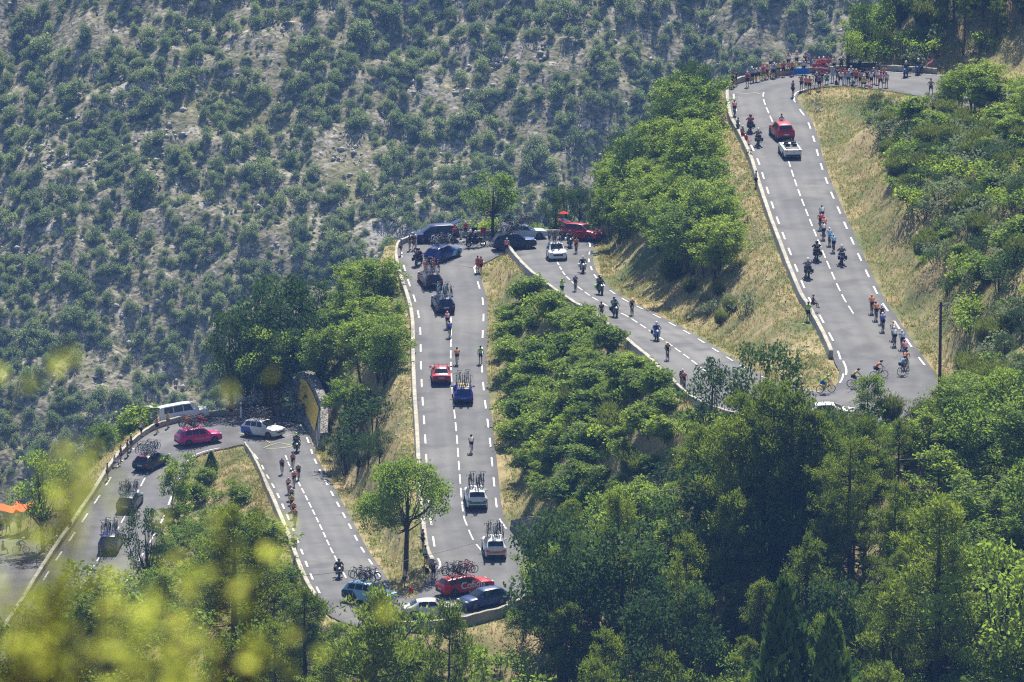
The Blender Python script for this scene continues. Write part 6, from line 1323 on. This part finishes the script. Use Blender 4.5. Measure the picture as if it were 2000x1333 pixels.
# ---------------------------------------------------------------- spectators
def spec(u, v, ps, a, b, c, face, desc, hk='cap', dz=0, tr=False, s=1.0):
    p = hit(u, v); person(ps, (p.x, p.y, p.z+dz), R(face), a, b, c, desc, hk=hk, trousers=tr, hscale=s)
CROWD = [
 (1431, 172, 'stand', 'K', 'K', 'K', 200, 'spectator in black at the left end of the top crowd'), (1436, 168, 'hips', 'D', 'K', 'M', 210, 'spectator in dark grey beside the one in black, left end'), (1459.5, 170, 'stand', 'R', 'N', 'W', 190, 'spectator in a red top and navy shorts, left of the row by the wall'),
 (1468.5, 161, 'stand', 'L', 'K', 'W', 180, 'spectator in pale blue with white cap by the wall'), (1481, 159, 'hips', 'W', 'K', 'N', 180, 'spectator in white and blue, hands on hips, by the wall'), (1490.5, 156, 'stand', 'R', 'H', 'R', 190, 'spectator with red top and khaki shorts by the wall'),
 (1498, 154, 'photo', 'V', 'N', 'W', 180, 'spectator in lilac taking a photo by the wall'), (1507.5, 152, 'stand', 'W', 'E', 'N', 175, 'spectator in white with a navy cap by the wall'), (1505, 143, 'photo', 'W', 'K', 'K', 180, 'spectator in white standing higher behind the wall', .5),
 (1519.5, 150, 'hips', 'Y', 'K', 'K', 180, 'spectator in a yellow jersey and black shorts'), (1530, 149.5, 'stand', 'R', 'K', 'M', 185, 'spectator in a red jersey and black shorts beside the yellow one'), (1539.5, 144, 'stand', 'W', 'N', 'M', 180, 'long-haired spectator in white standing on the wall', .6),
 (1556, 141, 'photo', 'W', 'K', 'W', 180, 'spectator in a white hat filming from the top of the wall', .6), (1570, 146, 'stand', 'V', 'N', 'W', 180, 'spectator in white vest and cap right of the blue cloth'), (1572.5, 139, 'stand', 'K', 'K', 'K', 185, 'spectator in a black hood behind the white vest', .3),
 (1599.5, 142, 'stand', 'R', 'R', 'W', 180, 'spectator wrapped in red beside the flag'), (1618, 142, 'arms', 'R', 'W', 'R', 180, 'spectator in red with both arms spread wide'), (1548.5, 189, 'stand', 'K', 'K', 'K', -60, 'spectator in black alone on the inner edge of the top bend'),
 (1565, 177, 'photo', 'E', 'N', 'E', 20, 'spectator in grey filming at the inner edge'), (1574, 179, 'stand', 'O', 'K', 'K', 10, 'spectator in an orange jersey, left of two on the grass edge'), (1581, 180, 'stand', 'O', 'K', 'M', 0, 'spectator in orange-red, right of two on the grass edge'),
 (1595, 172, 'hips', 'N', 'K', 'W', 10, 'spectator in navy with a yellow bag'), (1605, 170, 'stand', 'K', 'H', 'K', -20, 'spectator in black and khaki shorts at the crowd of the top bend'), (1615, 165, 'sit', 'T', 'T', 'O', 0, 'seated spectator in teal with an orange hat'),
 (1626, 161, 'stand', 'L', 'L', 'W', 10, 'spectator wrapped in a light blue towel'), (1636, 163, 'stand', 'X', 'K', 'K', 0, 'spectator in dark green with a rucksack'), (1650, 165, 'stand', 'R', 'L', 'R', 5, 'spectator in a red vest and blue jeans'),
 (1662, 160, 'hips', 'W', 'N', 'W', 0, 'spectator in white top and navy shorts holding a bicycle'), (1680, 169, 'stand', 'E', 'K', 'E', 10, 'spectator in grey with black shorts'), (1693.5, 166, 'stand', 'N', 'K', 'N', 0, 'spectator in navy next to a bicycle wheel'),
 (1701.5, 169, 'point', 'W', 'K', 'M', -10, 'spectator in white raising one arm'), (1713.5, 165, 'point', 'W', 'E', 'M', -20, 'spectator in white and grey raising an arm'), (1727, 160, 'stand', 'O', 'K', 'M', -10, 'spectator in red-orange at the right of the crowd'),
 (1731, 171, 'stand', 'V', 'H', 'W', 0, 'spectator in white at the right end of the crowd'), (1818, 186, 'hips', 'H', 'X', 'M', 10, 'man in khaki with hands on hips by the top road'),
 (1441, 262, 'stand', 'H', 'H', 'M', -60, 'spectator in khaki outside the upper wall'), (1448.5, 271, 'sit', 'R', 'K', 'R', -60, 'spectator in red sitting by the upper wall'), (1450.5, 278, 'stand', 'E', 'R', 'W', -70, 'spectator in grey and red outside the upper wall'), (1476.5, 367, 'stand', 'W', 'K', 'M', -80, 'lone spectator in white and black shorts halfway down the upper wall'),
 (1578.5, 627, 'stand', 'G', 'K', 'K', -20, 'spectator in a yellow-green shirt outside the wall of the upper road'), (1587, 610, 'sit', 'D', 'M', 'M', -70, 'dark-clad spectator sitting on the wall of the upper road', .32),
 (783, 499, 'stand', 'T', 'K', 'E', -90, 'spectator in a mint top at the left end of the middle parapet'), (800, 489, 'stand', 'D', 'E', 'E', -120, 'spectator in dark grey near the parapet'), (808.5, 488, 'hips', 'K', 'H', 'M', -130, 'spectator in black beside the bollard, hands on hips'),
 (888, 473, 'stand', 'R', 'K', 'R', -150, 'spectator in red behind the navy people carrier'), (909.5, 463, 'stand', 'R', 'K', 'W', 180, 'spectator in red by the parapet right of the bollard'), (860, 466, 'stand', 'R', 'K', 'M', -150, 'spectator in red at the side of the navy people carrier'),
 (933, 532, 'stand', 'R', 'R', 'M', 30, 'left of two spectators in red at the inner corner'), (939.5, 533.5, 'stand', 'R', 'K', 'M', 40, 'right of two spectators in red at the inner corner'), (990, 497, 'stand', 'P', 'K', 'W', 0, 'spectator in a pink shirt at the wall end'),
 (1097.5, 578, 'photo', 'G', 'K', 'Y', -40, 'spectator in a high-visibility vest filming by the slanting wall', 'cap'), (1174.5, 625, 'stand', 'K', 'H', 'K', 12, 'man in a black shirt and beige trousers walking by the wall'),
 (938.5, 710, 'stand', 'G', 'N', 'K', 0, 'marshal in a yellow-green vest on the right edge line'), (826, 1072, 'stand', 'K', 'K', 'M', -60, 'spectator in black, upper of the group by the ash tree'), (831, 1104, 'hips', 'J', 'K', 'K', -60, 'spectator in a pale green shirt by the ash tree'),
 (846.5, 1133, 'photo', 'K', 'K', 'T', -30, 'spectator in black with a green cap by the red lettered car'), (790, 1148, 'stand', 'W', 'N', 'N', -100, 'spectator in white and navy below the ash tree'), (747, 1202, 'stand', 'W', 'N', 'M', 20, 'woman in white facing the light blue team car'),
 (766, 1200, 'stand', 'V', 'B', 'T', 10, 'spectator in lilac with a turquoise cap behind the silver saloon'), (452, 817, 'stand', 'R', 'K', 'M', 150, 'spectator in a dark pink top at the lower left bend'), (546, 810, 'stand', 'W', 'K', 'W', 120, 'spectator in white with a red bag by the stone wall'),
 (306.5, 846, 'hips', 'P', 'K', 'K', -110, 'spectator in a pink and black top by the lower left parapet'), (328, 836, 'stand', 'Y', 'H', 'M', -110, 'spectator in yellow beside the white van'), (276, 864, 'photo', 'W', 'N', 'M', -110, 'spectator in white standing on the lower left parapet', .5),
 (256, 880, 'stand', 'N', 'K', 'G', -100, 'spectator in navy with a green cap by the lower left parapet'), (249, 892, 'stand', 'M', 'H', 'M', -100, 'spectator in brown by the lower left parapet'), (236, 903, 'stand', 'M', 'M', 'M', -100, 'second spectator in brown further down the parapet'),
 (223, 912, 'sit', 'W', 'E', 'W', -90, 'spectator in white sitting at the lower left parapet'), (210, 938, 'stand', 'H', 'K', 'M', -80, 'spectator in khaki half hidden by blurred leaves'), (137, 1040, 'stand', 'G', 'K', 'K', -80, 'spectator in green low on the left parapet'), (113, 1062, 'sit', 'Y', 'K', 'M', -80, 'seated spectator low on the left parapet'),
 (2, 1042, 'stand', 'K', 'K', 'K', 180, 'spectator in black at the left edge of the photo'), (16, 1042, 'hips', 'K', 'N', 'D', 180, 'spectator in black second from the left edge'), (38, 1044, 'stand', 'D', 'K', 'K', 170, 'spectator in dark grey under the orange awning'), (5, 1082, 'sit', 'K', 'K', 'K', -90, 'seated spectator at the left edge by the lowest road')]
CROWD += [(1600, 176, 'stand', 'B', 'K', 'K', 15, 'spectator in a blue shirt at the grass edge beside the yellow bag'), (1642, 168, 'hips', 'W', 'K', 'R', 5, 'spectator in white with a red cap between dark green and red vest'), (1657, 168, 'stand', 'L', 'D', 'W', 0, 'spectator in pale blue beside the red vest'),
 (1672, 166, 'photo', 'R', 'K', 'W', 0, 'spectator in red filming next to a held bicycle'), (1687, 171, 'sit', 'Y', 'D', 'W', 0, 'spectator in yellow sitting on the grass edge'), (1706, 163, 'stand', 'B', 'N', 'W', 0, 'spectator in blue behind the one raising an arm'),
 (1720, 172, 'hips', 'P', 'D', 'K', 0, 'spectator in pink near the right end of the crowd'), (1590, 143, 'stand', 'W', 'R', 'R', 180, 'spectator in white and red left of the flag'), (1608, 141, 'stand', 'R', 'K', 'W', 185, 'spectator in red behind the flag'), (1629, 141, 'stand', 'W', 'K', 'K', 180, 'spectator in white right of the outspread arms'),
 (1643, 141, 'hips', 'K', 'K', 'W', 180, 'spectator in black leaning at the wall near the parked motorcycles'), (1512, 153, 'stand', 'L', 'K', 'W', 180, 'spectator in light blue between white and yellow shirts'), (1474, 160, 'stand', 'W', 'N', 'K', 185, 'dark-haired spectator in white squeezed into the row by the wall'), (1547, 148.5, 'stand', 'O', 'D', 'W', 180, 'spectator in orange just left of the blue cloth')]
COL['V'] = (.62, .6, .78)
for t in CROWD:
    u, v, ps, a, b, c, fc, d_ = t[:8]; dz = t[8] if len(t) > 8 and not isinstance(t[8], str) else 0
    hk = 'hair' if c in 'MK' and ps != 'sit' else 'cap'
    spec(u, v, ps, a, b, c, fc, d_, hk, dz, 'trousers' in d_ or 'jeans' in d_, .98)
# the person through the roof of the red car
rc = [o for o in SC.objects if o.get('label', '').startswith('red car with a person')][0]
person('stand', (rc.location.x, rc.location.y+.2, rc.location.z+.62), R(10), 'W', 'K', 'M', 'person in white standing up through the roof of the red car', hk='hair')
# ---------------------------------------------------------------- street furniture and small things
def up_at(u, v): p = hit(u, v); return p
def bollard(u, v, label, h=1.25):
    p = hit(u, v); e = empty('bend_marker', (p.x, p.y, p.z), 0, label, 'bollard'); obj('post', tubes('post', [([(0, 0, -.1), (0, 0, h-.08), (0, 0, h)], [.13, .13, .09])], M_white, 10), e)
    obj('band', tubes('band', [([(0, 0, h*.72), (0, 0, h*.86)], [.134, .134])], paint((.25, .02, .02)), 10), e)
bollard(900.5, 467, 'white roadside marker post beside the navy people carrier'); bollard(812, 484, 'white marker post beside the man in black at the parapet'); bollard(1099, 463, 'white marker post under the red parasol', 1.2)
bollard(1668.5, 138, 'tall white marker post behind the parked motorcycles', 1.7); bollard(1579, 142, 'white marker post behind the top crowd'); bollard(471, 816, 'white marker post by the lower left bend', 1.6); bollard(109, 1030, 'white marker post at the end of the lowest road', 1.3)
p = hit(1101, 462); e = empty('parasol', (p.x, p.y, p.z+.5), 0, 'small red parasol open above a white marker post at the middle bend', 'parasol')
obj('pole', tubes('pole', [([(0, 0, 0), (0, 0, 2.1)], .02)], M_metal), e)
V = [(0, 0, 2.2)]+[(.55*math.cos(i*math.pi/4), .55*math.sin(i*math.pi/4), 1.95) for i in range(8)]+[(0, 0, 2.17)]+[(.54*math.cos(i*math.pi/4), .54*math.sin(i*math.pi/4), 1.93) for i in range(8)]
obj('canopy', mesh('canopy', V, [(0, 1+i, 1+(i+1) % 8) for i in range(8)]+[(9, 10+(i+1) % 8, 10+i) for i in range(8)], cloth((.5, .03, .02))), e)
def awning(u, v, w_, dg, label):
    p = hit(u, v); e = empty('awning', (p.x, p.y, p.z), R(dg), label, 'awning'); h = 2.2
    for x in (-w_/2, w_/2): obj('pole', tubes('pole', [([(x, 0, 0), (x, 0, h)], .025)], M_metal), e)
    V, F = [], []
    for i in range(9):
        t = i/8; x = -w_/2-.3+(w_+.6)*t; s = .25*math.cos(t*2*math.pi)
        for y in (-.9, .9): V += [(x, y, h+s*.7+.15*y), (x, y, h+s*.7+.15*y-.03)]
    for i in range(8):
        a = 4*i; F += [(a, a+4, a+6, a+2), (a+1, a+3, a+7, a+5), (a, a+1, a+5, a+4), (a+2, a+6, a+7, a+3)]
    obj('cloth', mesh('cloth', V, F, cloth((.85, .16, .04))), e)
awning(30, 1036, 2.6, 5, 'orange-red awning over the spectators at the left edge'); awning(47, 1033, 1.3, -8, 'smaller orange awning right of the larger one at the left edge')
# pole and wires
p = hit(1835, 762); ptop = Vector((p.x, p.y, zof(590, p.y))); e = empty('utility_pole', (p.x, p.y, p.z), 0, 'dark wooden utility pole on the bank by the right-hand bend', 'pole')
obj('shaft', tubes('shaft', [([(0, 0, -.5), (0, 0, ptop.z-p.z)], [.15, .11])], M_bark, 8), e); obj('bracket', tubes('bracket', [([(-.25, 0, ptop.z-p.z-.3), (.25, 0, ptop.z-p.z-.3)], .04)], M_black), e)
def cable(a, b, sag, label, r=.02):
    P = [tuple(Vector(a).lerp(Vector(b), t)-Vector((0, 0, sag*4*t*(1-t)))) for t in np.linspace(0, 1, 24)]
    obj('cable', tubes('cable', [(P, r)], M_black, 4), label=label, cat='cable')
def world_at(u, v, y): r = ray(u, v); k = y/r[1]; return (r[0]*k, y, CZ+r[2]*k)
cable(ptop-Vector((0, 0, .3)), world_at(1868, 572, p.y+14), .3, 'short black cable running up from the wooden pole')
cable(ptop-Vector((0, 0, .3)), world_at(1655, 768, 446), .8, 'thin black cable sagging from the wooden pole across the bend')
cable(world_at(560, 1128, 446), world_at(948, 1054, 462), .5, 'black overhead cable crossing in front of the ash tree')
cable(world_at(1240, 966, 440), world_at(1520, 885, 442), .6, 'thin cable crossing the lower right forest'); cable(world_at(1520, 885, 442), world_at(2040, 862, 440), 1.0, 'long thin cable crossing the scrub towards the right edge')
p = Vector(world_at(948, 1054, 462))
# kilometre stone
p = hit(576, 1100); x, y = p.x, p.y; p = hit(577, 1078); e = empty('kilometre_stone', (p.x-.1, p.y, p.z), 0, 'white kilometre stone with a yellow head on the wall of the lower left road', 'milestone')
obj('stone', rbox('stone', (0, 0, .45), (.55, .3, 1.0), M_white, .03), e); obj('yellow_head', rbox('yellow_head', (0, 0, 1.12), (.56, .31, .36), paint((.62, .42, .04)), .08), e)
obj('sign_plate', rbox('sign_plate', (0, -.17, 1.10), (.34, .02, .14), M_white, 0), e)
# cloths, flags, bags, chairs, bicycles at rest
p = hit(1561, 148); obj('blue_cloth', mesh('blue_cloth', [(p.x-1.0, p.y+.05, p.z+.75), (p.x+1.0, p.y+.35, p.z+.75), (p.x+1.0, p.y+.28, p.z+.1), (p.x-1.0, p.y-.02, p.z+.1), (p.x-1.0, p.y+.10, p.z+.76), (p.x+1.0, p.y+.40, p.z+.76), (p.x+1.0, p.y+.32, p.z+.1), (p.x-1.0, p.y+.03, p.z+.1)], [(0, 1, 2, 3), (4, 7, 6, 5), (0, 4, 5, 1), (1, 5, 6, 2), (2, 6, 7, 3), (3, 7, 4, 0)], cloth((.03, .18, .6))), label='bright blue cloth hung over the wall of the top bend', cat='cloth')
def flag(u, v, dg, label, low=.9, pole=True):
    p = hit(u, v); e = empty('flag', (p.x, p.y, p.z), R(dg), label, 'flag')
    if pole: obj('pole', tubes('pole', [([(0, 0, .8), (.45, 0, 2.7)], .02)], M_metal), e)
    for k, (c, z0, z1) in enumerate((('R', 0, .2), ('W', .2, .38), ('R', .38, .58))):
        V, F = [], []
        for i in range(7):
            x = (.2+.2*i/1.5 if pole else -.6+.2*i); wv = .08*math.sin(i*1.3)
            for z in (z0, z1):
                for d_ in (0, .012): V.append((x, wv+d_, low+z+.06*math.sin(i*.9)+(.12*i if pole else 0)))
        for i in range(6):
            a = 4*i; F += [(a, a+2, a+6, a+4), (a+1, a+5, a+7, a+3), (a+2, a+3, a+7, a+6), (a, a+4, a+5, a+1)]
        obj('stripe', mesh('stripe', V, F, cloth(COL[c])), e)
flag(1607, 143, 0, 'red and white flag held up by the spectators in red', .25, False); flag(1806, 151, 20, 'red and white flag on a pole beside the blue motorcycle', .9)
def chair_(u, v, dg, c, label):
    p = hit(u, v); e = empty('camping_chair', (p.x, p.y, p.z), R(dg), label, 'chair')
    obj('frame', tubes('frame', [([(-.25, -.2, 0), (.25, .2, .42)], .015), ([(.25, -.2, 0), (-.25, .2, .42)], .015), ([(-.25, .2, 0), (.25, -.2, .42)], .015), ([(.25, .2, 0), (-.25, -.2, .42)], .015), ([(-.27, -.22, .4), (-.3, -.3, .9)], .015), ([(.27, -.22, .4), (.3, -.3, .9)], .015)], M_metal), e)
    obj('seat', rbox('seat', (0, 0, .42), (.5, .45, .03), cloth(COL[c]), .01), e); obj('backrest', rbox('backrest', (0, -.28, .68), (.54, .03, .5), cloth(COL[c]), .01), e)
chair_(944, 463, 180, 'R', 'red camping chair by the parapet of the middle bend'); chair_(927, 463, 185, 'K', 'black camping chair by the parapet of the middle bend'); chair_(1462, 282, -60, 'R', 'red camping chair outside the upper wall')
def bag(u, v, c, label):
    p = hit(u, v); e = empty('rucksack', (p.x, p.y, p.z), rng.random()*3, label, 'bag'); obj('bag_body', rbox('bag_body', (0, 0, .2), (.36, .26, .42), cloth(COL[c]), .08), e); obj('pocket', rbox('pocket', (0, -.15, .14), (.26, .08, .2), cloth(COL['D']), .03), e)
bag(834, 1119, 'K', 'black rucksack on the gravel by the ash tree'); bag(1664, 172, 'K', 'black rucksack on the grass under the crowd'); bag(1666, 164, 'T', 'teal rucksack in the crowd'); bag(1698, 173, 'P', 'pink bag on the grass under the crowd'); bag(1633, 165, 'D', 'dark bag among the feet of the crowd'); bag(803, 1158, 'R', 'red bag at the road edge below the ash tree')
def rest_bike(u, v, dg, c, label, roll=8): p = hit(u, v); bicycle((p.x, p.y, p.z+.02), R(dg), COL and c, label, ry=R(roll))
rest_bike(1463, 312, 20, 'K', 'black bicycle leaning on the outside of the upper wall'); rest_bike(1590, 166, -70, 'W', 'white-wheeled bicycle held by the crowd'); rest_bike(1672, 158, -75, 'K', 'black bicycle held by the spectator in white'); rest_bike(1689, 160, 80, 'K', 'bicycle held by the spectator in navy')
rest_bike(1586, 205, 30, 'K', 'dark bicycle lying on the bank under the crowd', 60); rest_bike(1590, 219, 10, 'E', 'grey bicycle lying lower on the bank', 60); rest_bike(1545, 147, -80, 'R', 'red bicycle leaning on the wall of the top bend'); rest_bike(1500, 154, -80, 'R', 'second red bicycle leaning on the wall of the top bend')
rest_bike(195, 1095, 0, 'E', 'bicycle carried behind the lowest navy team car', 4); rest_bike(959, 466, -80, 'N', 'bicycle leaning against the trunk of the round tree')
